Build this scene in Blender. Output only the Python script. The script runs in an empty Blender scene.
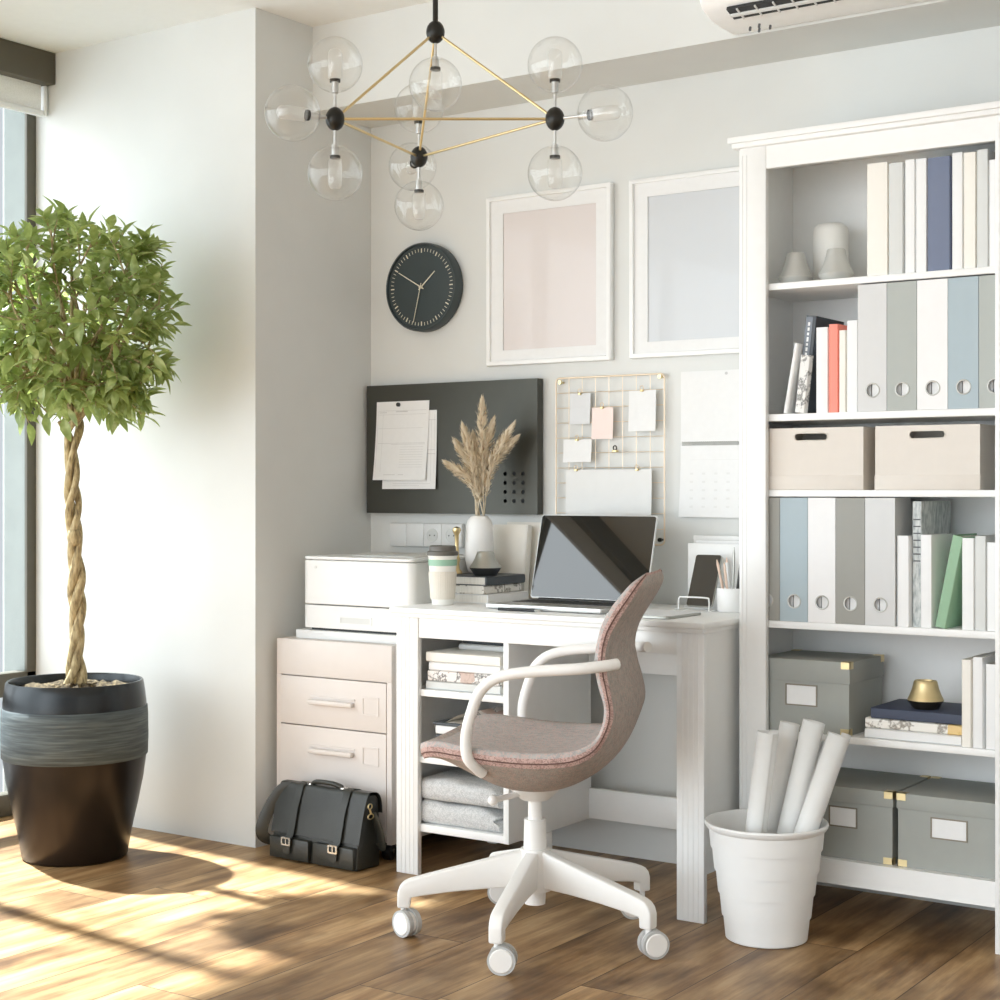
import bpy, bmesh, math, random
from mathutils import Vector, Matrix
random.seed(7)
PI = math.pi
SC = bpy.context.scene
COL = SC.collection
I4 = Matrix.Identity(4)

# ------------------------------------------------------------------ materials
def lin(c):
    return tuple(((v/255)/12.92 if v/255 <= .04045 else ((v/255+.055)/1.055)**2.4) for v in c)

class NT:
    def __init__(s, name):
        s.m = bpy.data.materials.new(name); s.m.use_nodes = True
        s.t = s.m.node_tree; s.n = s.t.nodes; s.l = s.t.links
        s.bsdf = s.n['Principled BSDF']; s.out = s.n['Material Output']
    def node(s, typ, **kw):
        n = s.n.new(typ)
        for k, v in kw.items(): setattr(n, k, v)
        return n
    def link(s, a, b): s.l.new(a, b)
    def math(s, op, a, b=None):
        n = s.node('ShaderNodeMath', operation=op)
        for i, v in enumerate((a, b)):
            if v is None: continue
            if isinstance(v, (int, float)): n.inputs[i].default_value = v
            else: s.link(v, n.inputs[i])
        return n.outputs[0]
    def coord(s, kind='Object', scale=(1, 1, 1), rot=(0, 0, 0)):
        tc = s.node('ShaderNodeTexCoord'); mp = s.node('ShaderNodeMapping')
        mp.inputs['Scale'].default_value = scale; mp.inputs['Rotation'].default_value = rot
        s.link(tc.outputs[kind], mp.inputs['Vector']); return mp.outputs[0]
    def noise(s, vec, scale, detail=3, rough=.55):
        n = s.node('ShaderNodeTexNoise'); n.inputs['Scale'].default_value = scale
        n.inputs['Detail'].default_value = detail; n.inputs['Roughness'].default_value = rough
        s.link(vec, n.inputs['Vector']); return n.outputs[0]
    def ramp(s, fac, stops):
        r = s.node('ShaderNodeValToRGB'); e = r.color_ramp.elements
        while len(e) < len(stops): e.new(.5)
        for i, (p, c) in enumerate(stops):
            e[i].position = p; e[i].color = tuple(c)+(1,)
        s.link(fac, r.inputs['Fac']); return r.outputs['Color']
    def mix(s, fac, a, b, mode='MIX'):
        n = s.node('ShaderNodeMix', data_type='RGBA', blend_type=mode)
        for idx, v in ((0, fac), (6, a), (7, b)):
            if isinstance(v, (int, float)): n.inputs[idx].default_value = v
            elif isinstance(v, tuple): n.inputs[idx].default_value = tuple(v)+(1,) if len(v) == 3 else v
            else: s.link(v, n.inputs[idx])
        return n.outputs[2]
    def bump(s, h, strength=.2, dist=.01):
        b = s.node('ShaderNodeBump'); b.inputs['Strength'].default_value = strength
        b.inputs['Distance'].default_value = dist
        s.link(h, b.inputs['Height']); s.link(b.outputs[0], s.bsdf.inputs['Normal'])

def plain(name, rgb, rough=.5, metal=0., var=.03, vscale=30, bump=0., bscale=200, coat=0., spec=.5, stretch=(1, 1, 1)):
    """procedural material: base colour with slight noise variation"""
    t = NT(name); c = lin(rgb)
    v = t.coord('Object', stretch)
    n = t.noise(v, vscale, 3)
    lo = tuple(max(0, x*(1-var)) for x in c); hi = tuple(min(1, x*(1+var)) for x in c)
    t.link(t.ramp(n, [(.3, lo), (.7, hi)]), t.bsdf.inputs['Base Color'])
    t.bsdf.inputs['Roughness'].default_value = rough
    t.bsdf.inputs['Metallic'].default_value = metal
    t.bsdf.inputs['Coat Weight'].default_value = coat
    t.bsdf.inputs['Specular IOR Level'].default_value = spec
    if bump: t.bump(t.noise(v, bscale, 2), bump, .002)
    return t.m

M = {}
M['wall'] = plain('plaster_light_grey', (217, 219, 217), .85, var=.035, vscale=2.5, bump=.15, bscale=60)
M['ceiling'] = plain('ceiling_white', (236, 237, 235), .9, var=.01)
M['white'] = plain('white_lacquer', (236, 237, 236), .38, var=.01)
M['bright_white'] = plain('bright_white_plastic', (248, 248, 247), .4, var=.01)
M['white_matte'] = plain('white_matte', (230, 231, 230), .7, var=.012)
M['white_plastic'] = plain('white_plastic', (222, 223, 222), .35, var=.01)
M['chair_white'] = plain('white_powder_coat', (240, 239, 236), .4, var=.01)
M['paper'] = plain('paper_white', (230, 231, 231), .8, var=.012, vscale=60)
M['pages'] = plain('book_pages', (232, 230, 224), .85, var=.07, vscale=400, stretch=(1, 1, .02))
M['warm_grey'] = plain('warm_beige_steel', (216, 209, 204), .5, var=.01)
M['beige'] = plain('beige_plastic', (214, 207, 198), .55, var=.015)
M['window_frame'] = plain('window_frame_bronze', (88, 84, 72), .5, var=.03)
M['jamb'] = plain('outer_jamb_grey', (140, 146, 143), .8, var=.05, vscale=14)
M['pelmet'] = plain('pelmet_bronze', (84, 78, 64), .5, var=.02)
M['board'] = plain('charcoal_steel', (74, 74, 68), .42, .55, var=.02)
M['black'] = plain('black_plastic', (24, 25, 26), .45, var=.05)
M['dark'] = plain('dark_charcoal', (44, 46, 48), .5, var=.04)
M['clock_face'] = plain('clock_face_slate', (50, 61, 63), .55, var=.02)
M['clock_rim'] = plain('clock_rim_slate', (58, 68, 70), .4, var=.02)
M['clock_mark'] = plain('clock_cream', (225, 220, 200), .5, var=.01)
M['chrome'] = plain('brushed_silver', (200, 198, 192), .25, 1., var=.02)
M['silver'] = plain('satin_silver', (176, 176, 170), .33, .9, var=.02)
M['grey_metal'] = plain('satin_grey_metal', (196, 197, 193), .42, .35, var=.02)
M['gold'] = plain('brass', (216, 194, 146), .3, .9, var=.03)
M['gold_satin'] = plain('satin_pale_gold', (222, 204, 158), .38, .9, var=.02)
M['rose_gold'] = plain('rose_gold_wire', (234, 218, 196), .4, .45, var=.02)
M['node_black'] = plain('black_bronze', (38, 37, 33), .38, .4, var=.05)
M['navy'] = plain('navy_cloth', (62, 70, 90), .6, var=.04, vscale=200)
M['blue_cover'] = plain('dusty_blue_cover', (106, 116, 140), .55, var=.02)
M['coral'] = plain('coral_cover', (240, 140, 122), .5, var=.02)
M['green_cover'] = plain('sage_green_cover', (142, 178, 146), .55, var=.03)
M['cover_white'] = plain('cover_white', (230, 231, 231), .5, var=.012)
M['cover_offwhite'] = plain('cover_offwhite', (233, 230, 222), .5, var=.012)
M['cover_grey'] = plain('cover_pale_grey', (208, 210, 208), .55, var=.015)
M['cover_slate'] = plain('cover_slate', (70, 76, 82), .5, var=.03)
M['file_light'] = plain('card_light_grey', (208, 209, 209), .65, var=.01)
M['file_sage'] = plain('card_sage_grey', (170, 175, 171), .65, var=.012)
M['file_blue'] = plain('card_blue_grey', (166, 181, 188), .65, var=.012)
M['file_taupe'] = plain('card_taupe_grey', (152, 152, 146), .65, var=.012)
M['file_white'] = plain('card_white', (232, 232, 232), .65, var=.01)
M['box_grey'] = plain('box_card_grey', (158, 161, 156), .7, var=.015)
M['box_lid'] = plain('box_lid_grey', (146, 149, 142), .7, var=.015)
M['pink_card'] = plain('pale_pink_card', (238, 221, 215), .75, var=.01)
M['lilac_card'] = plain('pale_lilac_card', (214, 216, 218), .75, var=.01)
M['grey_card'] = plain('pale_grey_card', (222, 223, 222), .75, var=.01)
M['ink'] = plain('faint_grey_print', (196, 197, 197), .8, var=.04)
M['ink_dark'] = plain('dark_print', (96, 98, 100), .8, var=.04)
M['art_pink'] = plain('art_pale_pink', (218, 211, 209), .6, var=.015, vscale=3, coat=.25)
M['art_blue'] = plain('art_pale_blue', (204, 208, 212), .6, var=.015, vscale=3, coat=.25)
M['pot_dark'] = plain('pot_glazed_dark', (52, 55, 57), .26, .75, var=.06, vscale=5)
M['rubber'] = plain('grey_tyre', (186, 187, 186), .6, var=.02)
M['leather_edge'] = plain('leather_strap', (44, 45, 40), .42, var=.06)
M['cup_white'] = plain('cup_white', (238, 237, 232), .45, var=.01)
M['cup_sleeve'] = plain('cup_sleeve_oat', (222, 216, 204), .6, var=.02)
M['cup_green'] = plain('cup_band_green', (150, 190, 168), .5, var=.02)
M['cup_lid'] = plain('cup_lid_grey', (98, 95, 90), .45, var=.02)
M['vase'] = plain('ceramic_white', (236, 236, 235), .55, var=.012)
M['frosted'] = plain('frosted_white_glass', (234, 234, 230), .45, var=.01)
M['wood_pale'] = plain('pale_pink_wood', (226, 200, 182), .55, var=.05)
M['keyboard'] = plain('keyboard_deck', (168, 168, 164), .4, .6, var=.02)
M['aluminium'] = plain('aluminium', (206, 207, 206), .32, .7, var=.01)
M['bin'] = plain('bin_white_plastic', (236, 237, 236), .5, var=.01)
M['roll'] = plain('drawing_paper', (230, 231, 230), .75, var=.015)

def m_screen():
    t = NT('dark_glossy_screen'); b = t.bsdf
    v = t.coord('Object'); n = t.noise(v, 4, 2)
    t.link(t.ramp(n, [(.3, lin((34, 34, 31))), (.7, lin((37, 37, 34)))]), b.inputs['Base Color'])
    b.inputs['Roughness'].default_value = .02; b.inputs['IOR'].default_value = 1.75
    return t.m
M['screen'] = m_screen()

def m_leather():
    t = NT('black_grained_leather'); v = t.coord('Object')
    vo = t.node('ShaderNodeTexVoronoi'); vo.inputs['Scale'].default_value = 260
    t.link(v, vo.inputs['Vector'])
    n = t.noise(v, 9, 3)
    t.link(t.ramp(n, [(.3, lin((36, 37, 33))), (.7, lin((50, 51, 46)))]), t.bsdf.inputs['Base Color'])
    t.bsdf.inputs['Roughness'].default_value = .4
    t.bump(vo.outputs['Distance'], .25, .0015)
    return t.m
M['leather'] = m_leather()

def m_fabric(name, a, b, fleck, scale=420):
    t = NT(name); v = t.coord('Object')
    w1 = t.node('ShaderNodeTexVoronoi'); w1.inputs['Scale'].default_value = scale; t.link(v, w1.inputs['Vector'])
    n = t.noise(v, 60, 4)
    base = t.ramp(n, [(.35, lin(a)), (.65, lin(b))])
    sep = t.node('ShaderNodeSeparateColor'); t.link(w1.outputs['Color'], sep.inputs[0])
    f = t.math('GREATER_THAN', sep.outputs[0], .62)
    col = t.mix(t.math('MULTIPLY', f, .75), base, lin(fleck))
    t.link(col, t.bsdf.inputs['Base Color'])
    t.bsdf.inputs['Roughness'].default_value = .95; t.bsdf.inputs['Specular IOR Level'].default_value = .15
    t.bump(w1.outputs['Distance'], .5, .002)
    return t.m
M['fab_seat'] = m_fabric('seat_fabric_grey_pink', (160, 158, 156), (184, 180, 177), (200, 174, 167), 330)
M['fab_band'] = m_fabric('band_fabric_pink', (192, 160, 152), (204, 176, 168), (150, 126, 120), 420)
M['fab_shell'] = m_fabric('shell_fabric_taupe', (158, 152, 145), (178, 172, 165), (192, 170, 161), 330)
M['piping'] = plain('seam_dark', (104, 78, 70), .9, var=.1, vscale=200)
M['blanket'] = m_fabric('grey_wool', (186, 188, 189), (204, 206, 206), (222, 222, 222), 500)

def m_floor():
    t = NT('oak_planks'); tc = t.node('ShaderNodeTexCoord'); sx = t.node('ShaderNodeSeparateXYZ')
    t.link(tc.outputs['Object'], sx.inputs[0])
    W, L = .193, 1.35
    xs = t.math('DIVIDE', t.math('ADD', sx.outputs[0], 10.05), W)
    row = t.math('FLOOR', xs); fx = t.math('FRACT', xs)
    wn = t.node('ShaderNodeTexWhiteNoise', noise_dimensions='1D'); t.link(row, wn.inputs['W'])
    ys = t.math('DIVIDE', t.math('ADD', sx.outputs[1], t.math('MULTIPLY', wn.outputs[0], 7.3)), L)
    brd = t.math('FLOOR', ys); fy = t.math('FRACT', ys)
    idv = t.math('ADD', t.math('MULTIPLY', row, 17.31), t.math('MULTIPLY', brd, 3.77))
    wn2 = t.node('ShaderNodeTexWhiteNoise', noise_dimensions='1D'); t.link(idv, wn2.inputs['W'])
    cx = t.node('ShaderNodeCombineXYZ')
    t.link(t.math('MULTIPLY', sx.outputs[0], 9.0), cx.inputs[0])
    t.link(t.math('MULTIPLY', sx.outputs[1], 1.1), cx.inputs[1])
    t.link(t.math('MULTIPLY', wn2.outputs[0], 40), cx.inputs[2])
    g1 = t.noise(cx.outputs[0], 2.2, 6, .62)
    cx2 = t.node('ShaderNodeCombineXYZ')
    t.link(t.math('MULTIPLY', sx.outputs[0], 60.0), cx2.inputs[0]); t.link(t.math('MULTIPLY', sx.outputs[1], 2.2), cx2.inputs[1])
    t.link(t.math('MULTIPLY', wn2.outputs[0], 23), cx2.inputs[2])
    g2 = t.noise(cx2.outputs[0], 1.6, 4, .6)
    cx3 = t.node('ShaderNodeCombineXYZ')
    t.link(t.math('MULTIPLY', sx.outputs[0], 4.5), cx3.inputs[0]); t.link(t.math('MULTIPLY', sx.outputs[1], 2.6), cx3.inputs[1])
    t.link(t.math('MULTIPLY', wn2.outputs[0], 31), cx3.inputs[2])
    g3 = t.noise(cx3.outputs[0], 1.5, 3, .5)
    c = t.ramp(g1, [(.2, lin((84, 60, 37))), (.42, lin((154, 119, 79))), (.6, lin((192, 158, 114))), (.8, lin((216, 188, 146)))])
    c = t.mix(.45, c, t.ramp(g2, [(.3, (.42, .42, .42)), (.65, (1.0, 1.0, 1.0))]), 'MULTIPLY')
    c = t.mix(.9, c, t.ramp(g3, [(.32, (.40, .35, .30)), (.54, (1.0, 1.0, 1.0))]), 'MULTIPLY')
    c = t.mix(.7, c, t.ramp(wn2.outputs[0], [(0, (.72, .7, .68)), (1, (1.15, 1.12, 1.08))]), 'MULTIPLY')
    ex = t.math('MINIMUM', fx, t.math('SUBTRACT', 1, fx)); ey = t.math('MINIMUM', fy, t.math('SUBTRACT', 1, fy))
    gx = t.math('LESS_THAN', t.math('MULTIPLY', ex, W), .0013); gy = t.math('LESS_THAN', t.math('MULTIPLY', ey, L), .0013)
    gap = t.math('MAXIMUM', gx, gy)
    c = t.mix(gap, c, lin((72, 50, 32)))
    t.link(c, t.bsdf.inputs['Base Color'])
    t.bsdf.inputs['Roughness'].default_value = .42; t.bsdf.inputs['Specular IOR Level'].default_value = .35
    h = t.math('SUBTRACT', t.math('MULTIPLY', g2, .3), gap)
    t.bump(h, .25, .003)
    return t.m
M['floor'] = m_floor()

def m_leaf():
    t = NT('leaf_green'); v = t.coord('Object'); n = t.noise(v, 30, 2)
    t.link(t.ramp(n, [(.3, lin((98, 120, 66))), (.5, lin((142, 162, 98))), (.68, lin((200, 212, 158)))]), t.bsdf.inputs['Base Color'])
    t.bsdf.inputs['Roughness'].default_value = .42
    tr = t.node('ShaderNodeBsdfTranslucent'); tr.inputs[0].default_value = lin((182, 196, 112))+(1,)
    mx = t.node('ShaderNodeMixShader'); mx.inputs[0].default_value = .4
    t.link(t.bsdf.outputs[0], mx.inputs[1]); t.link(tr.outputs[0], mx.inputs[2]); t.link(mx.outputs[0], t.out.inputs[0])
    return t.m
M['leaf'] = m_leaf()

def m_bark():
    t = NT('bark_tan'); v = t.coord('Object', (1, 1, .25))
    n = t.noise(v, 120, 4)
    t.link(t.ramp(n, [(.3, lin((112, 98, 70))), (.55, lin((186, 168, 128))), (.75, lin((210, 196, 158)))]), t.bsdf.inputs['Base Color'])
    t.bsdf.inputs['Roughness'].default_value = .9; t.bump(n, .7, .004); return t.m
M['bark'] = m_bark()

def m_soil():
    t = NT('potting_soil'); v = t.coord('Object'); n = t.noise(v, 90, 4)
    t.link(t.ramp(n, [(.35, lin((48, 39, 28))), (.5, lin((82, 70, 50))), (.7, lin((126, 110, 82)))]), t.bsdf.inputs['Base Color'])
    t.bsdf.inputs['Roughness'].default_value = 1; t.bump(n, 1, .01); return t.m
M['soil'] = m_soil()

def m_band():
    t = NT('brushed_clay_band'); v = t.coord('Object', (2, 2, 40)); n = t.noise(v, 4, 5)
    t.link(t.ramp(n, [(.3, lin((48, 57, 60))), (.5, lin((70, 79, 81))), (.7, lin((96, 105, 105)))]), t.bsdf.inputs['Base Color'])
    t.bsdf.inputs['Roughness'].default_value = .6; t.bump(n, .4, .004); return t.m
M['pot_band'] = m_band()

def m_bronze():
    t = NT('pot_bronze_glaze'); v = t.coord('Object'); n = t.noise(v, 3.5, 2)
    t.link(t.ramp(n, [(.35, lin((34, 32, 32))), (.65, lin((58, 50, 45)))]), t.bsdf.inputs['Base Color'])
    t.bsdf.inputs['Roughness'].default_value = .3; t.bsdf.inputs['Metallic'].default_value = .7; return t.m
M['pot_bronze'] = m_bronze()

def m_marble(name, base, vein, gold=None, scale=14):
    t = NT(name); v = t.coord('Object'); n = t.noise(v, scale, 5, .6)
    d = t.math('ABSOLUTE', t.math('SUBTRACT', n, .5))
    c = t.ramp(d, [(0., lin(vein)), (.035, lin(base)), (1, lin(base))])
    n2 = t.noise(v, scale*.6, 2)
    c = t.mix(t.math('MULTIPLY', t.math('GREATER_THAN', n2, .58), .85), c, lin(gold or vein))
    t.link(c, t.bsdf.inputs['Base Color']); t.bsdf.inputs['Roughness'].default_value = .5; return t.m
M['spine_grey'] = plain('spine_grey', (118, 126, 136), .5, var=.02)
M['frame_taupe'] = plain('label_frame_taupe', (134, 126, 112), .45, .3)
M['marble'] = m_marble('marble_print_cover', (228, 227, 224), (120, 120, 118), (176, 176, 174))
M['marble_gold'] = m_marble('gold_marble_print_cover', (238, 235, 228), (140, 132, 120), (226, 190, 110), 11)
M['print_mix'] = m_marble('magazine_print_cover', (230, 226, 222), (90, 88, 86), (196, 170, 158), 20)

def m_map():
    t = NT('patterned_print_cover'); v = t.coord('Object', (30, 30, 9))
    n = t.noise(v, 4, 3)
    t.link(t.ramp(n, [(.36, lin((150, 157, 158))), (.5, lin((186, 191, 190))), (.64, lin((206, 209, 207)))]), t.bsdf.inputs['Base Color'])
    t.bsdf.inputs['Roughness'].default_value = .5; return t.m
M['map'] = m_map()

def m_plume():
    t = NT('dried_plume'); v = t.coord('Object'); n = t.noise(v, 50, 2)
    t.link(t.ramp(n, [(.3, lin((214, 200, 172))), (.7, lin((246, 238, 220)))]), t.bsdf.inputs['Base Color'])
    t.bsdf.inputs['Roughness'].default_value = .95
    tr = t.node('ShaderNodeBsdfTranslucent'); tr.inputs[0].default_value = lin((232, 216, 190))+(1,)
    mx = t.node('ShaderNodeMixShader'); mx.inputs[0].default_value = .25
    t.link(t.bsdf.outputs[0], mx.inputs[1]); t.link(tr.outputs[0], mx.inputs[2]); t.link(mx.outputs[0], t.out.inputs[0])
    return t.m
M['plume'] = m_plume()

def m_glass(name, tint=(1, 1, 1), edge=.5, base=.03, milk=0., rough=0.):
    """thin clear glass: transparent, with a reflection that grows toward the grazing edge"""
    t = NT(name); t.n.remove(t.bsdf)
    tr = t.node('ShaderNodeBsdfTransparent'); tr.inputs[0].default_value = tuple(tint)+(1,)
    gl = t.node('ShaderNodeBsdfGlossy'); gl.inputs['Roughness'].default_value = rough
    lw = t.node('ShaderNodeLayerWeight'); lw.inputs['Blend'].default_value = .5
    f = t.math('ADD', t.math('MULTIPLY', t.math('POWER', lw.outputs['Facing'], 4.), edge), base)
    mx = t.node('ShaderNodeMixShader'); t.link(f, mx.inputs[0])
    src = tr.outputs[0]
    if milk:
        df = t.node('ShaderNodeBsdfDiffuse'); df.inputs[0].default_value = (.9, .9, .88, 1)
        m2 = t.node('ShaderNodeMixShader'); m2.inputs[0].default_value = milk
        t.link(tr.outputs[0], m2.inputs[1]); t.link(df.outputs[0], m2.inputs[2]); src = m2.outputs[0]
    t.link(src, mx.inputs[1]); t.link(gl.outputs[0], mx.inputs[2]); t.link(mx.outputs[0], t.out.inputs[0])
    return t.m
M['pane'] = m_glass('window_glass', (.985, .992, .992), .4, .02)
M['globe'] = m_glass('clear_globe_glass', (.985, .985, .98), .95, .05, .02)
M['bulb'] = m_glass('bulb_glass', (.975, .975, .97), .5, .06, .16, .05)

def m_blind():
    t = NT('blind_fabric'); v = t.coord('Object'); n = t.noise(v, 200, 2)
    t.link(t.ramp(n, [(.3, lin((232, 232, 228))), (.7, lin((242, 242, 239)))]), t.bsdf.inputs['Base Color'])
    t.bsdf.inputs['Roughness'].default_value = .9; return t.m
M['blind'] = m_blind()

# ------------------------------------------------------------------ mesh builder
class MB:
    def __init__(s, T=None):
        s.bm = bmesh.new(); s.T = T or I4
    def _merge(s, tmp, mi=0, T=None):
        for f in tmp.faces: f.material_index = mi
        Mx = s.T @ T if T is not None else s.T
        tmp.transform(Mx)
        me = bpy.data.meshes.new('tmp'); tmp.to_mesh(me); tmp.free()
        s.bm.from_mesh(me); bpy.data.meshes.remove(me)
        return s
    def box(s, x0, x1, y0, y1, z0, z1, bev=0., seg=2, mi=0, T=None):
        t = bmesh.new()
        v = [t.verts.new((x, y, z)) for x in (x0, x1) for y in (y0, y1) for z in (z0, z1)]
        for q in ((0, 1, 3, 2), (4, 6, 7, 5), (0, 4, 5, 1), (2, 3, 7, 6), (0, 2, 6, 4), (1, 5, 7, 3)):
            t.faces.new([v[i] for i in q])
        bmesh.ops.recalc_face_normals(t, faces=t.faces)
        if bev: bmesh.ops.bevel(t, geom=list(t.edges), offset=bev, segments=seg, profile=.5, affect='EDGES')
        return s._merge(t, mi, T)
    def prism(s, poly, axis, a0, a1, bev=0., seg=2, mi=0, T=None, holes=()):
        t = bmesh.new()
        def P(p, a):
            return {'x': (a, p[0], p[1]), 'y': (p[0], a, p[1]), 'z': (p[0], p[1], a)}[axis]
        if holes:
            edges = []
            for loop in [poly]+list(holes):
                vs = [t.verts.new(P(p, a0)) for p in loop]
                edges += [t.edges.new((vs[i], vs[(i+1) % len(vs)])) for i in range(len(vs))]
            bmesh.ops.triangle_fill(t, edges=edges, use_beauty=True, use_dissolve=False)
            fs = list(t.faces)
            r = bmesh.ops.extrude_face_region(t, geom=fs)
            d = {'x': (a1-a0, 0, 0), 'y': (0, a1-a0, 0), 'z': (0, 0, a1-a0)}[axis]
            bmesh.ops.translate(t, vec=d, verts=[e for e in r['geom'] if isinstance(e, bmesh.types.BMVert)])
        else:
            A = [t.verts.new(P(p, a0)) for p in poly]; B = [t.verts.new(P(p, a1)) for p in poly]
            n = len(poly)
            t.faces.new(A); t.faces.new(B[::-1])
            for i in range(n): t.faces.new((A[i], B[i], B[(i+1) % n], A[(i+1) % n]))
        bmesh.ops.recalc_face_normals(t, faces=t.faces)
        if bev: bmesh.ops.bevel(t, geom=list(t.edges), offset=bev, segments=seg, profile=.5, affect='EDGES')
        return s._merge(t, mi, T)
    def lathe(s, prof, c=(0, 0, 0), seg=32, mi=0, T=None):
        t = bmesh.new(); rings = []
        for r, z in prof:
            if r < 1e-6: rings.append([t.verts.new((c[0], c[1], c[2]+z))])
            else: rings.append([t.verts.new((c[0]+r*math.cos(2*PI*i/seg), c[1]+r*math.sin(2*PI*i/seg), c[2]+z)) for i in range(seg)])
        for a, b in zip(rings, rings[1:]):
            for i in range(seg):
                j = (i+1) % seg
                if len(a) == 1 and len(b) == 1: continue
                if len(a) == 1: t.faces.new((a[0], b[i], b[j]))
                elif len(b) == 1: t.faces.new((a[i], a[j], b[0]))
                else: t.faces.new((a[i], a[j], b[j], b[i]))
        bmesh.ops.recalc_face_normals(t, faces=t.faces)
        return s._merge(t, mi, T)
    def tube(s, pts, r, seg=10, closed=False, mi=0, flat=None, T=None):
        pts = [Vector(p) for p in pts]; n = len(pts)
        rs = r if isinstance(r, (list, tuple)) else [r]*n
        t = bmesh.new(); rings = []
        up = None
        for i, p in enumerate(pts):
            if closed: d = pts[(i+1) % n]-pts[i-1]
            else: d = pts[min(i+1, n-1)]-pts[max(i-1, 0)]
            d.normalize()
            if up is None:
                up = Vector((0, 0, 1)) if abs(d.z) < .9 else Vector((1, 0, 0))
            up = (up - d*up.dot(d)).normalized(); sd = d.cross(up)
            fx, fy = flat if flat else (1, 1)
            rings.append([t.verts.new(p+sd*(math.cos(2*PI*k/seg)*rs[i]*fx)+up*(math.sin(2*PI*k/seg)*rs[i]*fy)) for k in range(seg)])
        for i in range(n if closed else n-1):
            a, b = rings[i], rings[(i+1) % n]
            for k in range(seg): t.faces.new((a[k], a[(k+1) % seg], b[(k+1) % seg], b[k]))
        if not closed:
            t.faces.new(rings[0]); t.faces.new(rings[-1])
        bmesh.ops.recalc_face_normals(t, faces=t.faces)
        return s._merge(t, mi, T)
    def cyl(s, p0, p1, r0, r1=None, seg=24, mi=0):
        return s.tube([p0, p1], [r0, r0 if r1 is None else r1], seg, mi=mi)
    def disc(s, c, n, r, th, seg=24, mi=0):
        c = Vector(c); n = Vector(n).normalized(); return s.cyl(c-n*th/2, c+n*th/2, r, seg=seg, mi=mi)
    def sphere(s, c, r, seg=20, mi=0, sc=(1, 1, 1)):
        t = bmesh.new(); bmesh.ops.create_uvsphere(t, u_segments=seg, v_segments=seg//2+2, radius=r)
        bmesh.ops.scale(t, vec=sc, verts=t.verts); bmesh.ops.translate(t, vec=c, verts=t.verts)
        return s._merge(t, mi)
    def faces(s, verts, faces, mi=0, T=None, recalc=True):
        t = bmesh.new(); vs = [t.verts.new(v) for v in verts]
        for f in faces: t.faces.new([vs[i] for i in f])
        if recalc: bmesh.ops.recalc_face_normals(t, faces=t.faces)
        return s._merge(t, mi, T)
    def grid(s, rows, mi=0, closed_u=False):
        nu, nv = len(rows), len(rows[0]); V = [p for r in rows for p in r]; F = []
        for i in range(nu if closed_u else nu-1):
            for j in range(nv-1):
                i2 = (i+1) % nu
                F.append((i*nv+j, i2*nv+j, i2*nv+j+1, i*nv+j+1))
        return s.faces(V, F, mi)

WL = {}
def build(name, mb, mat, parent=None, smooth=35, label=None, loc=None):
    """link the builder as ONE mesh object; vertices are given in world space"""
    off = Vector(WL[parent]) if parent is not None else Vector(loc or (0, 0, 0))
    bm = mb.bm
    if off.length: bmesh.ops.translate(bm, vec=-off, verts=bm.verts)
    me = bpy.data.meshes.new(name); bm.to_mesh(me); bm.free()
    mats = mat if isinstance(mat, (list, tuple)) else [mat]
    for m in mats: me.materials.append(M[m])
    if smooth:
        me.polygons.foreach_set('use_smooth', [True]*len(me.polygons))
        try: me.set_sharp_from_angle(angle=math.radians(smooth))
        except Exception: pass
    o = bpy.data.objects.new(name, me); COL.objects.link(o)
    if parent is not None: o.parent = parent
    else: o.location = off
    WL[o] = off
    if label: o['label'] = label
    return o

def thing(name, label, cat, loc=(0, 0, 0), group=None):
    o = bpy.data.objects.new(name, None); COL.objects.link(o); o.empty_display_size = .05
    o.location = loc; WL[o] = Vector(loc); o['label'] = label; o['category'] = cat
    if group: o['group'] = group
    return o
def tag(o, label, cat, group=None):
    o['label'] = label; o['category'] = cat
    if group: o['group'] = group
    return o
def struct(name, mb, mat, parent=None, smooth=35):
    o = build(name, mb, mat, parent, smooth)
    if parent is None: o['kind'] = 'structure'
    return o

def catmull(pts, k=6):
    out = []; n = len(pts); P = [Vector(p) for p in pts]
    for i in range(n-1):
        a, b, c, d = P[max(i-1, 0)], P[i], P[i+1], P[min(i+2, n-1)]
        for q in range(k):
            t = q/k
            out.append(.5*((2*b)+(c-a)*t+(2*a-5*b+4*c-d)*t*t+(3*b-a-3*c+d)*t**3))
    out.append(P[-1]); return out
def rrect(x0, x1, z0, z1, r, k=5):
    out = []
    for cx, cz, a in ((x1-r, z1-r, 0), (x0+r, z1-r, 90), (x0+r, z0+r, 180), (x1-r, z0+r, 270)):
        for i in range(k+1):
            q = math.radians(a+90*i/k); out.append((cx+r*math.cos(q), cz+r*math.sin(q)))
    return out
def circ(cx, cz, r, k=20):
    return [(cx+r*math.cos(2*PI*i/k), cz+r*math.sin(2*PI*i/k)) for i in range(k)]

# ------------------------------------------------------------------ setting
WX = -4.165                     # window wall plane
PY, BY = 3.437, 3.95            # pier front, back wall
CZ = 2.440                      # ceiling
struct('floor', MB().box(-4.36, 2.6, -3.0, 4.05, -.06, 0), 'floor', smooth=0)
struct('ceiling', MB().box(-4.3, 2.6, -1.0, 4.05, CZ, CZ+.1), 'ceiling', smooth=0)
struct('wall_back', MB().box(-3.2, 2.6, BY, BY+.1, 0, CZ), 'wall', smooth=0)
struct('wall_left', MB().prism([(-4.33, PY), (-3.204, PY), (-3.186, BY+.1), (-4.33, BY+.1)], 'z', 0, CZ), 'wall', smooth=0)
struct('trim_1', MB().box(-3.2, 2.6, 3.68, BY, 2.183, CZ), 'wall', smooth=0)
struct('wall_right', MB().box(2.5, 2.6, -1.2, BY, 0, CZ), 'wall', smooth=0)

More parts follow.
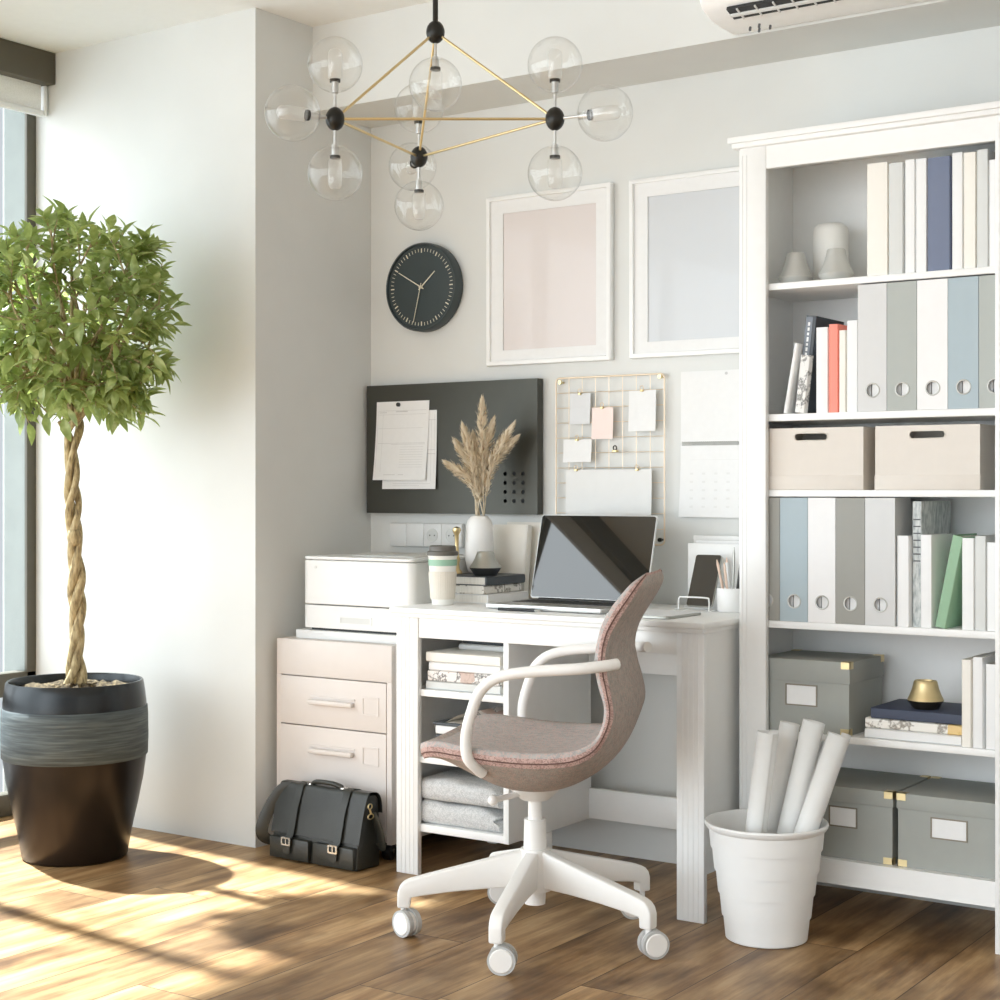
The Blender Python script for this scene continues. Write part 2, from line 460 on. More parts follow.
def window():
    root = bpy.data.objects.new('window_1', None); COL.objects.link(root); root['kind'] = 'structure'
    root.location = (WX, 0, 0); WL[root] = Vector((WX, 0, 0))
    f = MB(); x0, x1 = WX-.055, WX
    mull = [(3.401, PY), (2.645, 2.70), (1.36, 1.42), (.08, .14), (-1.2, -1.14), (-1.35, -1.29)]
    f.box(WX-.013, WX, 3.401, PY, 0, 2.38, .001)
    for a, b in mull[1:]: f.box(x0, x1, a, b, 0, 2.38, .003)
    f.box(x0, x1, -1.35, PY, .38, .455, .003)
    f.box(x0, x1, -1.35, PY, 0, .07, .003)
    f.box(x0, x1, -1.35, PY, 2.32, CZ, .003)
    build('window_frame', f, 'window_frame', root)
    for (a, b), (c, d) in zip(mull, mull[1:]):
        p = MB().box(WX-.012, WX-.009, d, a, .07, .38).box(WX-.012, WX-.009, d, a, .455, 2.32)
        build('window_pane', p, 'pane', root, 0)
    build('window_jamb', MB().box(WX-.115, WX-.0135, 3.402, PY, 0, CZ), 'jamb', root)
window()

# pelmet + roller blind above the window
build('blind_pelmet', MB().box(WX+.001, -4.068, -.99, PY-.002, 2.338, CZ-.001, .003), 'pelmet', loc=(WX, 3, 2.34))
tag(bpy.data.objects['blind_pelmet'], 'dark bronze boxed pelmet under the ceiling above the window', 'pelmet')
rb = thing('roller_blind', 'white roller blind rolled up high under the dark pelmet', 'blind', (-4.10, 3.2, 2.24))
build('blind_fabric', MB().box(-4.115, -4.111, .2, 3.412, 2.255, 2.338), 'blind', rb)
build('bottom_bar', MB().box(-4.123, -4.103, .2, 3.418, 2.238, 2.258, .004), 'white_matte', rb)
build('side_bracket', MB().box(-4.125, -4.10, 3.420, 3.430, 2.24, 2.338, .002), 'white_matte', rb)

# ------------------------------------------------------------------ potted tree
PX, PYc = -3.559, 3.075
def potted_tree():
    c = (PX, PYc, 0)
    t = thing('potted_tree', 'round-headed green standard tree with braided trunk in a dark banded pot', 'plant', c)
    prof = [(0, 0), (.140, 0), (.146, .006), (.157, .07), (.175, .15), (.190, .225), (.1985, .288)]
    build('pot', MB().lathe(prof, c, 64), 'pot_bronze', t, 60)
    build('pot_band', MB().lathe([(.199, .286), (.2022, .289), (.204, .34), (.203, .40), (.2015, .425), (.198, .428)], c, 64), 'pot_band', t, 50, 'rough brushed grey-green band round the pot')
    build('pot_rim', MB().lathe([(.1985, .427), (.198, .44), (.1945, .47), (.190, .496), (.1875, .4995), (.183, .499), (.181, .495), (.181, .455)], c, 64), 'pot_dark', t, 40, 'glossy dark upper rim')
    rows = []
    for r in range(7):
        rr = .182*r/6
        rows.append([(PX+rr*math.cos(2*PI*i/40), PYc+rr*math.sin(2*PI*i/40), .474+.010*math.sin(r*2+i*1.7)*(r > 0)*(r < 6)+.012*(1-r/6)) for i in range(41)])
    build('soil', MB().grid(rows), 'soil', t)
    tr = MB()
    for k in range(3):
        pts = []; rs = []
        for i in range(61):
            q = i/60; a = 2*PI*(k/3+q*2.6)
            z = .47+q*.765
            rad = .0125+.004*math.sin(q*19+k)+(.010*(1-q/.1) if q < .1 else 0)+(.018*((q-.9)/.1)**2 if q > .9 else 0)
            x = PX-.006+.012*math.sin(q*5.0)+rad*math.cos(a)
            pts.append((x, PYc+rad*math.sin(a), z)); rs.append(.0135*(1-.22*q)+.002*math.sin(q*23+k*2))
        tr.tube(pts, rs, 10)
    tr.sphere((PX+.004, PYc-.006, .905), .021, 12, 0, (1, 1, 1.4))
    build('trunk', tr, 'bark', t, 60)
    br = MB(); CC = Vector((PX+.012, PYc-.02, 1.512)); R = .332; rng = random.Random(3)
    tips = []
    top = Vector((PX+.004, PYc, 1.225))
    for k in range(34):
        a = 2*PI*k*.618; zz = -0.72+1.70*((k+.5)/34)
        d = Vector((math.cos(a)*math.sqrt(max(0, 1-min(1, zz*zz))), .80*math.sin(a)*math.sqrt(max(0, 1-min(1, zz*zz))), zz))
        e = CC+d*R*.82
        m1 = top.lerp(e, .35)+Vector((rng.uniform(-.03, .03), rng.uniform(-.03, .03), .05))
        m2 = top.lerp(e, .7)+Vector((rng.uniform(-.03, .03), rng.uniform(-.03, .03), .03))
        P = catmull([top, m1, m2, e], 5)
        br.tube(P, [.0085*(1-.75*i/(len(P)-1)) for i in range(len(P))], 6)
        for s in range(8):
            b = P[rng.randrange(6, len(P))]
            dd = (b-CC).normalized() if (b-CC).length > .01 else Vector((0, 0, 1))
            dd = (dd+Vector((rng.uniform(-1, 1), rng.uniform(-1, 1), rng.uniform(-.45, 1.0)))*.9).normalized()
            e2 = b+dd*rng.uniform(.07, .15)
            off = e2-CC
            off.y /= .8
            if off.length > R*1.0:
                e2 = off.normalized()*R*rng.uniform(.88, 1.06); e2.y *= .8; e2 += CC
            if e2.y > 3.40: e2.y = 3.40
            br.tube([b, b.lerp(e2, .5)+Vector((0, 0, .012)), e2], [.003, .0022, .0013], 5)
            tips.append((b, e2))
    build('branches', br, 'bark', t, 60)
    V = []; F = []
    def leaf(p, d, up, L, W):
        d = d.normalized(); sd = d.cross(up)
        if sd.length < .05: sd = d.cross(Vector((1, .2, 0)))
        sd.normalize(); n = sd.cross(d).normalized()
        b = len(V)
        prof = [(0, .06), (.22, .72), (.45, 1.), (.7, .72), (.88, .34), (1, .02)]
        for q, w in prof:
            mid = p+d*(L*q)-n*(L*.28*q*q)
            V.append(mid+sd*(W*w)+n*(W*w*.35)); V.append(mid); V.append(mid-sd*(W*w)+n*(W*w*.35))
        for i in range(5):
            o = b+i*3
            F.append((o, o+1, o+4, o+3)); F.append((o+1, o+2, o+5, o+4))
    for b, e in tips:
        ax = (e-b).normalized()
        n = rng.randint(8, 11)
        for i in range(n):
            q = .3+.7*i/(n-1)
            p = b.lerp(e, q); a = i*2.4+rng.uniform(-.4, .4)
            s1 = ax.cross(Vector((.3, .5, .8))).normalized(); s2 = ax.cross(s1)
            d = ax*(.35+.5*q)+(s1*math.cos(a)+s2*math.sin(a))*.9+Vector((0, 0, rng.uniform(-.15, .35)))
            L = rng.uniform(.040, .070)
            if (p+d.normalized()*L).y > 3.415 or p.y > 3.41 or (p+d.normalized()*L).x < -4.05: continue
            leaf(p, d, Vector((rng.uniform(-.6, .6), rng.uniform(-.6, .6), 1)), L, L*rng.uniform(.19, .26))
    build('foliage', MB().faces(V, F, recalc=False), 'leaf', t, 180)
potted_tree()

# ------------------------------------------------------------------ chandelier
def chandelier():
    NL, NR, NB, NTp = Vector((-2.400, 2.8415, 1.897)), Vector((-1.980, 3.128, 1.897)), Vector((-2.495, 3.2875, 1.897)), Vector((-2.2925, 3.0855, 2.138))
    t = thing('chandelier', 'brass and black chandelier of ten clear glass globes hanging over the desk', 'lamp', tuple(NTp))
    build('ceiling_rod', MB().cyl(NTp, (NTp.x, NTp.y, CZ-.012), .0065, seg=12).cyl((NTp.x, NTp.y, CZ-.025), (NTp.x, NTp.y, CZ), .05), 'node_black', t)
    for n in (NL, NR, NB, NTp):
        build('hub', MB().sphere(n, .0225, 20, 0, (1, 1, 1.22)), 'node_black', t, 80)
    for a, b in ((NTp, NL), (NTp, NR), (NTp, NB), (NL, NR), (NL, NB), (NR, NB)):
        build('brass_bar', MB().cyl(a, b, .0033, seg=10), 'gold', t, 60)
    cen = (NL+NR+NB)/3
    arms = []
    for n in (NL, NR, NB):
        o = (n-cen).normalized()
        arms += [(n, Vector((0, 0, 1))), (n, Vector((0, 0, -1))), (n, o)]
    arms.append((NTp, Vector((0, 0, -1))))
    RG = .0635
    for n, d in arms:
        Dd = .107 if n is NL and abs(d.z) < .5 else .1255
        q = d.to_track_quat('Z', 'Y').to_matrix().to_4x4(); T = Matrix.Translation(n+d*(Dd-.1255)) @ q
        build('arm', MB(T).lathe([(0, .015), (.0036, .015), (.0036, .058), (.008, .06), (.0085, .085), (0, .085)], seg=16), 'aluminium', t, 40)
        g = MB(T).lathe([(.0135, .1255-RG*.977)]+[(RG*math.sin(a), .1255-RG*math.cos(a)) for a in [math.radians(14+166*i/22) for i in range(22)]]+[(0, .1255+RG)], seg=40)
        go = build('glass_globe', g, 'globe', t, 80)
        build('socket_ring', MB(T).lathe([(0, .085), (.0125, .085), (.0125, .0915), (0, .0915)], seg=20), 'node_black', go, 40)
        b = MB(T).lathe([(.0115, .0915), (.0165, .096), (.0165, .148), (.0145, .156), (.009, .161), (0, .1625)], seg=20)
        bo = build('bulb', b, 'bulb', go, 60)
chandelier()

# ------------------------------------------------------------------ air conditioner on the soffit
def ac():
    t = thing('air_conditioner', 'white split air conditioner mounted high on the wall above the bookcase', 'air conditioner', (-1.3, 3.68, 2.19))
    x0, x1 = -1.795, -.95
    prof = [(3.679, 2.187), (3.60, 2.187), (3.545, 2.192), (3.50, 2.208), (3.475, 2.24), (3.468, 2.29), (3.47, 2.42), (3.49, 2.432), (3.679, 2.432)]
    build('casing', MB().prism(prof, 'x', x0, x1, .012, 3), 'bright_white', t, 40)
    T = Matrix.Translation((0, 3.53, 2.192)) @ Matrix.Rotation(math.radians(-18), 4, 'X')
    v = MB(T).box(x0+.07, x1-.1, -.032, .012, -.004, .004)
    build('air_slot', v, 'dark', t, 0)
    T2 = Matrix.Translation((0, 3.53, 2.188)) @ Matrix.Rotation(math.radians(-18), 4, 'X')
    f = MB(T2).box(x0+.07, x1-.1, -.014, -.003, -.004, .0015, .001)
    for i in range(13):
        xx = x0+.095+i*.047
        f.box(xx, xx+.004, -.032, .012, -.0035, .0015)
    build('louvre', f, 'white_plastic', t)
    build('display_dots', MB(T2).box(x0+.088, x0+.093, .058, .062, -.0045, .006).box(x0+.115, x0+.120, .052, .056, -.0045, .006).box(x0+.107, x0+.112, .07, .074, -.0045, .006).box(x0+.138, x0+.143, .066, .07, -.0045, .006), 'ink_dark', t)
ac()

# ------------------------------------------------------------------ wall clock
def clock():
    c = Vector((-2.963, 3.9495, 1.661)); r = .1360; yf = 3.920
    t = thing('wall_clock', 'round dark slate wall clock with cream ticks and hands', 'clock', tuple(c))
    T = Matrix.Translation((c.x, c.y, c.z)) @ Matrix.Rotation(PI/2, 4, 'X')
    d = c.y-yf
    build('clock_rim', MB(T).lathe([(0, 0), (r-.004, 0), (r, .004), (r, d+.006), (r-.004, d+.012), (r-.007, d+.011), (r-.008, d+.002)], seg=64), 'clock_rim', t, 40)
    build('clock_face', MB(T).lathe([(0, d+.003), (r-.007, d+.003)], seg=64), 'clock_face', t, 0)
    m = MB()
    for i in range(60):
        a = 2*PI*i/60; big = i % 5 == 0; k_ = r-.0175
        L = .013 if big else .010; w = .0017 if big else .0008
        Tt = Matrix.Translation((c.x, yf-.0036, c.z)) @ Matrix.Rotation(a, 4, 'Y')
        m.box(-w, w, -.0005, .0005, k_-L, k_, T=Tt)
    build('tick_marks', m, 'clock_mark', t, 0)
    def hand(name, ang, L, w, y):
        Tt = Matrix.Translation((c.x, y, c.z)) @ Matrix.Rotation(math.radians(ang), 4, 'Y')
        build(name, MB(Tt).prism([(-w, -.012), (w, -.012), (w*.7, L), (-w*.7, L)], 'y', -.0007, .0007), 'clock_mark', t, 0)
    hand('hour_hand', 49, .069, .0019, yf-.006)
    hand('minute_hand', 300, .098, .0016, yf-.008)
    hand('second_hand', 194, .11, .0010, yf-.010)
    build('hub', MB().disc((c.x, yf-.008, c.z), (0, 1, 0), .004, .01), 'clock_mark', t)
clock()

# ------------------------------------------------------------------ pictures
def picture(x0, art, label):
    x1, z0, z1 = x0+.430, 1.409, 1.913; yb, yf = 3.9495, 3.929
    t = thing('framed_picture', label, 'picture', ((x0+x1)/2, yb, z0), 'white framed pictures')
    w = .013
    build('frame', MB().prism([(x0, z0), (x1, z0), (x1, z1), (x0, z1)], 'y', yf, yb, .0015, 1, holes=[[(x0+w, z0+w), (x1-w, z0+w), (x1-w, z1-w), (x0+w, z1-w)]]), 'white', t)
    az0, az1 = z0+.045, z1-.052
    ax0, ax1 = x0+.056, x1-.052
    build('mat_board', MB().prism([(x0+w, z0+w), (x1-w, z0+w), (x1-w, z1-w), (x0+w, z1-w)], 'y', yf+.008, yf+.011, holes=[[(ax0, az0), (ax1, az0), (ax1, az1), (ax0, az1)]]), 'paper', t, 0)
    build('print', MB().box(ax0-.01, ax1+.01, yf+.0115, yf+.014, az0-.01, az1+.01), art, t, 0)
picture(-2.731, 'art_pink', 'white framed print of pale blank pink, beside the round clock')
picture(-2.241, 'art_blue', 'white framed print of pale blank blue-grey, partly behind the tall bookcase')

# ------------------------------------------------------------------ charcoal board, papers
def board():
    x0, x1, z0, z1 = -3.177, -2.539, .967, 1.365
    t = thing('magnetic_board', 'charcoal steel notice board with a block of round holes, above the printer', 'notice board', ((x0+x1)/2, 3.949, z0))
    holes = [circ(-2.652+i*.0315, 1.087-j*.0268, .0062, 14) for i in range(3) for j in range(4)]
    build('panel', MB().prism([(x0, z0), (x1, z0), (x1, z1), (x0, z1)], 'y', 3.915, 3.918, holes=holes), 'board', t)
    s = MB().box(x0, x0+.003, 3.918, 3.945, z0, z1).box(x1-.003, x1, 3.918, 3.945, z0, z1).box(x0+.003, x1-.003, 3.918, 3.945, z0, z0+.003).box(x0+.003, x1-.003, 3.918, 3.945, z1-.003, z1)
    build('folded_edges', s, 'board', t)
    build('backing', MB().box(x0+.003, x1-.003, 3.936, 3.945, z0+.003, z1-.003), 'black', t)
board()
def sheet(name, label, cat, poly_top, x0, x1, z0, z1, y, lean, lines, mat='paper', group=None, curl=.006, skew=0.):
    """paper sheet hanging from the top edge with a slight curl"""
    rows = []
    for i in range(13):
        q = i/12; z = z1+(z0-z1)*q; yy = y-curl*q*q-.0004
        rows.append([(x0-skew*q, yy, z), (x1-skew*q, yy, z)])
    back = [[(p[0], p[1]+.0006, p[2]) for p in r][::-1] for r in rows]
    V = [p for r in rows for p in r]+[p for r in back for p in r]
    n = len(rows); F = []
    for i in range(n-1):
        F.append((2*i, 2*i+1, 2*i+3, 2*i+2)); o = 2*n
        F.append((o+2*i, o+2*i+1, o+2*i+3, o+2*i+2))
        F.append((2*i, 2*i+2, o+2*i+3, o+2*i+1)); F.append((2*i+1, o+2*i, o+2*i+2, 2*i+3))
    F.append((0, 2*n+1, 2*n, 1)); e = 2*(n-1); F.append((e, e+1, 2*n+e, 2*n+e+1))
    o = thing(name, label, cat, ((x0+x1)/2, y, z1), group)
    build('page', MB().faces(V, F), mat, o, 60)
    if lines:
        L = MB()
        for (a, b, c, d) in lines:   # fractions of the sheet
            for k in range(max(1, int(round((d-c)*8)))):
                k0 = c+(d-c)*k/max(1, int(round((d-c)*8))); k1 = c+(d-c)*(k+1)/max(1, int(round((d-c)*8)))
                def pt(fx, q): return (x0+(x1-x0)*fx-skew*q, y-curl*q*q-.0008, z1+(z0-z1)*q)
                L.faces([pt(a, k0), pt(b, k0), pt(b, k1), pt(a, k1)], [(0, 1, 2, 3)])
        build('printed_lines', L, 'ink', o, 0)
    return o
rl = random.Random(5)
lines1 = [(.05, .95, .115, .119), (.06, .2, .135, .143), (.38, .6, .125, .136), (.05, .95, .165, .168), (.05, .9, .34, .343), (.05, .95, .53, .534), (.3, .95, .545, .549), (.03, .034, .12, .9), (.13, .133, .16, .9)]
for k in range(9): lines1.append((.48, .92, .58+k*.032, .583+k*.032))
lines1 += [(.2, .42, .93, .936), (.48, .58, .93, .936)]
lines2 = [(.80, .98, .12, .125), (.83, .835, .05, .9), (.90, .904, .12, .9), (.96, .963, .05, .8), (.2, .9, .93, .934), (.2, .7, .955, .958), (.78, .98, .5, .505), (.78, .98, .55, .556)]
sheet('hanging_paper_sheet', 'white printed sheet pinned lower and behind on the charcoal board', 'paper', 0, -3.108, -2.902, 1.042, 1.283, 3.9135, 0, lines2, group='printed sheets on the charcoal board', curl=.008)
sheet('hanging_paper_sheet', 'white printed form in front, held to the charcoal board by a dark magnet', 'paper', 0, -3.134, -2.930, 1.070, 1.313, 3.9125, 0, lines1, group='printed sheets on the charcoal board', curl=.014, skew=.006)
tag(build('round_magnet', MB().disc((-3.047, 3.9085, 1.303), (0, 1, 0), .0065, .006), 'dark', loc=(-3.047, 3.9085, 1.303)), 'small dark round magnet at the top of the printed form', 'magnet')

# ------------------------------------------------------------------ wire grid, cards
def wire_grid():
    x0, x1, z0, z1 = -2.486, -2.130, .886, 1.363; y = 3.934
    t = thing('hanging_wire_grid', 'rose gold wire grid panel hung on the wall behind the laptop', 'wall grid', ((x0+x1)/2, 3.949, z0))
    r = .012
    pts = [(a, y, b) for a, b in rrect(x0, x1, z0, z1, r)]
    build('outer_wire', MB().tube(pts, .0026, 8, True), 'rose_gold', t, 60)
    w = MB()
    for i in range(1, 8): w.cyl((x0+(x1-x0)*i/8, y-.001, z0), (x0+(x1-x0)*i/8, y-.001, z1), .0011, seg=6)
    for i in range(1, 11): w.cyl((x0, y+.001, z0+(z1-z0)*i/11), (x1, y+.001, z0+(z1-z0)*i/11), .0011, seg=6)
    build('grid_wires', w, 'rose_gold', t, 60)
    for a, b in ((x0+.016, z1-.012), (x1-.012, z1-.008), (x1-.012, z0+.014)):
        h = MB().disc((a, y-.004, b), (0, 1, 0), .006, .006).cyl((a, y-.004, b), (a, 3.9497, b), .003, seg=10)
        build('wall_hook', h, 'gold_satin' if b > 1 else 'node_black', t)
wire_grid()
cards = [(-2.440, -2.372, 1.228, 1.316, 'lilac_card', 'pale lilac-grey note card clipped to the wire grid'),
         (-2.366, -2.296, 1.184, 1.274, 'pink_card', 'pale pink note card clipped to the wire grid'),
         (-2.244, -2.158, 1.204, 1.318, 'paper', 'white upright note card clipped to the wire grid'),
         (-2.460, -2.366, 1.119, 1.184, 'paper', 'small white sideways note card clipped to the wire grid'),
         (-2.450, -2.170, .969, 1.097, 'grey_card', 'large pale grey sheet clipped low on the wire grid')]
for k, (a, b, c, d, mt, lb) in enumerate(cards):
    a += .007; b += .007
    sheet('hanging_note_card', lb, 'card', 0, a, b, c, d, 3.926-.0012*k, 0, None, mt, 'cards on the wire grid', curl=.004)
    xs = [(a+b)/2] if k < 4 else [a+.035, b-.045]
    for x in xs:
        nm = {0: 'pale lilac card', 1: 'pale pink card', 2: 'white upright card', 3: 'small sideways white card', 4: 'large grey sheet'}[k]
        side = '' if k < 4 else (' under the small sideways card' if x == xs[0] else ' under the white upright card')
        cl = thing('wire_clip', 'tiny brass clip gripping the top of the %s%s' % (nm, side), 'clip', (x, 3.92, d), 'clips on the wire grid')
        build('jaw', MB().box(x-.0042, x+.0042, 3.9175-.0012*k, 3.934, d-.004, d+.002, .001), 'gold_satin', cl)
        build('loop', MB().tube([(x+.0055*math.cos(q), 3.922-.0012*k, d+.007+.006*math.sin(q)) for q in [2*PI*i/14 for i in range(14)]], .0012, 6, True), 'rose_gold', cl)
cb = thing('wire_clip', 'tiny black clip alone on the wire grid with nothing in it', 'clip', (-2.283, 3.925, 1.157), 'clips on the wire grid')
build('jaw', MB().box(-2.290, -2.276, 3.919, 3.934, 1.146, 1.152, .001), 'gold_satin', cb)
build('loop', MB().tube([(-2.283+.0055*math.cos(q), 3.924, 1.158+.0065*math.sin(q)) for q in [2*PI*i/14 for i in range(14)]], .0018, 6, True), 'node_black', cb)

# ------------------------------------------------------------------ calendar
def calendar():
    x0, x1 = -2.084, -1.80
    t = thing('wall_calendar', 'white spiral wall calendar hanging beside the wire grid', 'calendar', ((x0+x1)/2, 3.949, 1.17))
    build('picture_page', MB().box(x0, x1, 3.944, 3.947, 1.171, 1.366), 'paper', t, 0)
    rows = []
    for i in range(11):
        q = i/10; rows.append([(x0-.004*q*q, 3.943-.006*q*q, 1.162-.198*q), (x1, 3.943-.006*q*q, 1.162-.198*q)])
    rows += [[(p[0], p[1]+.002, p[2]) for p in r] for r in rows[::-1]]
    build('month_page', MB().grid(rows, closed_u=True), 'paper', t, 60)
    s = MB()
    for i in range(44):
        x = x0+.006+i*.0064
        s.tube([(x, 3.943+.0035*math.cos(a), 1.1665+.0055*math.sin(a)) for a in [2*PI*k/8 for k in range(8)]], .0009, 5, True)
    build('spiral_binding', s, 'grey_metal', t)
    g = MB()
    def pt(x, q): return (x, 3.943-.006*q*q-.0012, 1.162-.198*q)
    for r in range(5):
        for cidx in range(7):
            x = x0+.03+cidx*.037; q = .38+r*.115
            g.faces([pt(x, q), pt(x+.010, q), pt(x+.010, q+.028), pt(x, q+.028)], [(0, 1, 2, 3)])
    g.faces([pt(x0+.03, .2), pt(x1-.03, .2), pt(x1-.03, .205), pt(x0+.03, .205)], [(0, 1, 2, 3)])
    build('date_grid', g, 'grey_card', t, 0)
    build('hanging_hole', MB().disc((-1.945, 3.9435, 1.357), (0, 1, 0), .004, .001), 'ink', t)
calendar()

# ------------------------------------------------------------------ socket strip
def sockets():
    x0, x1, z0, z1 = -3.100, -2.823, .863, .937
    t = thing('socket_strip', 'white wall strip of switch and sockets under the charcoal board', 'socket', ((x0+x1)/2, 3.949, z0))
    build('back_box', MB().box(x0, x1, 3.937, 3.949, z0, z1, .002), 'white_plastic', t)
    xs = [x0, -3.036, -2.968, -2.900, x1]
    for i in range(4):
        a, b = xs[i]+.0004, xs[i+1]-.0004
        p = build('switch_plate' if i < 2 else 'socket_plate', MB().box(a, b, 3.933, 3.938, z0+.002, z1-.002, .0015), 'white_plastic', t)
        if i >= 2:
            cx, cz = (a+b)/2, (z0+z1)/2
            T = Matrix.Translation((cx, 3.9335, cz)) @ Matrix.Rotation(PI/2, 4, 'X')
            build('socket_well', MB(T).lathe([(.021, 0), (.021, .0022), (.0195, .0022), (.0185, .0014), (0, .0014)], seg=28), 'cover_grey', p)
            build('pin_hole', MB().disc((cx-.009, 3.9318, cz), (0, 1, 0), .0024, .0008, 10).disc((cx+.009, 3.9318, cz), (0, 1, 0), .0024, .0008, 10), 'ink_dark', p)
sockets()

# ------------------------------------------------------------------ desk
DZ = .722
def desk():
    xl, xr, yf, yb = -2.686, -1.754, 3.437, 3.93
    t = thing('desk', 'white writing desk with open cubby shelves, under the wire grid', 'desk', ((xl+xr)/2, 3.7, 0))
    build('tabletop', MB().box(xl-.008, xr+.010, yf-.022, yb+.004, .707, DZ, .003).box(xl-.003, xr+.004, yf-.012, yb, .696, .708, .002), 'white', t)
    def leg(a, b, groove):
        l = MB().box(a, b, yf, yf+.018, 0, .697, .002)
        for g in groove: l.box(g, g+.006, yf-.0009, yf+.002, 0.002, .697, .0004)
        return l
    build('leg', leg(xl, xl+.073, (xl+.012, xl+.026, xl+.04, xl+.054)), 'white', t)
    build('leg', leg(xr-.074, xr, (xr-.062, xr-.048, xr-.034, xr-.02)), 'white', t)
    build('leg', MB().box(xl, xl+.03, yb-.06, yb, 0, .697, .002), 'white', t)
    build('leg', MB().box(xr-.03, xr, yb-.06, yb, 0, .697, .002), 'white', t)
    build('side_panel', MB().box(xl+.002, xl+.02, yf+.018, yb-.06, .115, .697), 'white', t)
    build('side_panel', MB().box(xr-.02, xr-.002, yf+.018, yb-.06, .115, .697), 'white', t)
    build('apron', MB().box(xl+.073, xr-.074, yf+.004, yf+.022, .641, .697, .001), 'white', t)
    dv = -2.341
    build('cubby_divider', MB().box(dv, dv+.017, yf+.01, 3.85, .117, .697, .001), 'white', t)
    for z0, z1 in ((.483, .501), (.300, .317), (.117, .137)):
        if z0 == .300: continue
        build('cubby_shelf', MB().box(xl+.02, dv, yf+.012, 3.85, z0, z1, .001), 'white', t)
    build('cubby_shelf', MB().box(xl+.02, dv, yf+.012, 3.85, .303, .319, .001), 'white', t)
    build('cubby_back', MB().box(xl+.02, dv+.017, 3.85, 3.86, .117, .697), 'white', t)
    build('back_rail', MB().box(dv+.017, xr-.02, 3.85, 3.866, .119, .203, .001), 'white', t)
    build('back_rail', MB().box(dv+.017, xr-.02, 3.85, 3.866, .536, .697, .001), 'white', t)
    build('support_foot', MB().box(-2.345, -2.318, 3.62, 3.65, 0, .117, .002), 'white', t)
desk()

# ------------------------------------------------------------------ books
def book(label, T, w, d, h, cover, group, pages='pages', deco=None, name='book', hard=True, cat='book'):
    """spine faces -Y in local space: w along x, d along y, h along z"""
    t = thing(name, label, cat, tuple(T.translation), group)
    c = MB(T); th = .0022
    k = min(w*.4, .006)
    prof = [(-w/2, d), (-w/2, k*.8), (-w/2+k*.35, .001), (0, 0), (w/2-k*.35, .001), (w/2, k*.8), (w/2, d), (w/2-th, d), (w/2-th, k), (-w/2+th, k), (-w/2+th, d)]
    c.prism(prof, 'z', 0, h)
    build('cover', c, cover, t, 50)
    build('pages', MB(T).box(-w/2+th, w/2-th, k, d-.004, .004, h-.004), pages, t, 0)
    if deco: deco(t, T, w, d, h)
    return t
def upright(x0, x1, z, h, d=.18, y=3.607, lean=0., pivot='r'):
    x = (x0+x1)/2
    T = Matrix.Translation((x, y, z))
    if lean:
        w = x1-x0
        px = w/2 if lean > 0 else -w/2
        T = Matrix.Translation((x, y, z)) @ Matrix.Translation((px, 0, 0)) @ Matrix.Rotation(math.radians(lean), 4, 'Y') @ Matrix.Translation((-px, 0, 0))
    return T
G1 = 'books on the top bookcase shelf'
for x0, x1, zt, cv, lb in [
    (-1.4140, -1.3610, 1.808, 'cover_offwhite', 'thick off-white book, first upright book after the white lantern'),
    (-1.3605, -1.3240, 1.803, 'cover_grey', 'pale grey book between the thick off-white one and a white one'),
    (-1.3210, -1.2955, 1.807, 'cover_white', 'slim white book second before the dusty blue book'),
    (-1.2950, -1.2675, 1.806, 'cover_white', 'white book touching the near-window side of the dusty blue book'),
    (-1.2670, -1.2130, 1.805, 'blue_cover', 'thick dusty blue book on the top bookcase shelf'),
    (-1.2100, -1.1835, 1.810, 'cover_white', 'slim white book just past the dusty blue book'),
    (-1.1830, -1.1535, 1.807, 'cover_offwhite', 'off-white book second past the dusty blue book'),
    (-1.1530, -1.1255, 1.810, 'cover_grey', 'pale grey book third past the dusty blue book'),
    (-1.1250, -1.0930, 1.784, 'cover_white', 'shorter white book ending the top row, half behind the bookcase post')]:
    book(lb, upright(x0, x1, 1.5435, zt-1.5435, .2), x1-x0-.0006, .2, zt-1.5435, cv, G1)

G2 = 'books on the second bookcase shelf'
Z2 = 1.2245
def deco_spine_text(t, T, w, d, h):
    m = MB(T); rr = random.Random(9); z = h-.016
    m2 = MB(T).box(-w*.42, w*.18, -.0006, .0008, h*.42, h*.985)
    build('spine_panel', m2, 'spine_grey', t, 0)
    while z > h*.5:
        L = rr.uniform(.006, .012)
        m.box(-w*.2, -w*.02, -.0011, -.0003, z-L, z); z -= L+.004
    build('spine_lettering', m, 'cover_white', t, 0)
def deco_marble(t, T, w, d, h):
    pass
book('thin white book leaning at the shelf end beside the marbled one', upright(-1.6270, -1.6150, Z2, .172, .16, lean=10), .012, .16, .172, 'cover_white', G2)
T = upright(-1.6035, -1.5750, Z2+.001, .236, .17, y=3.63, lean=6.5)
book('tall slate book with a pale lettered spine leaning on its neighbours', T, .029, .17, .236, 'cover_slate', G2, deco=deco_spine_text)
T = upright(-1.5965, -1.5700, Z2, .138, .02, y=3.605, lean=6.5)
book('short marbled grey booklet standing in front of the tall slate book', T, .026, .02, .140, 'marble', G2)
book('white book between the slate book and the coral book', upright(-1.5420, -1.5095, Z2, .205), .0320, .18, .205, 'cover_white', G2)
book('slim coral red book on the second bookcase shelf', upright(-1.5090, -1.4840, Z2, .211), .0245, .18, .211, 'coral', G2)
book('white book touching the coral book before the magazine files', upright(-1.4835, -1.4645, Z2, .195), .0185, .18, .195, 'cover_offwhite', G2)
book('taller white book against the first pale grey magazine file', upright(-1.4640, -1.4350, Z2, .217), .0285, .18, .217, 'cover_white', G2)

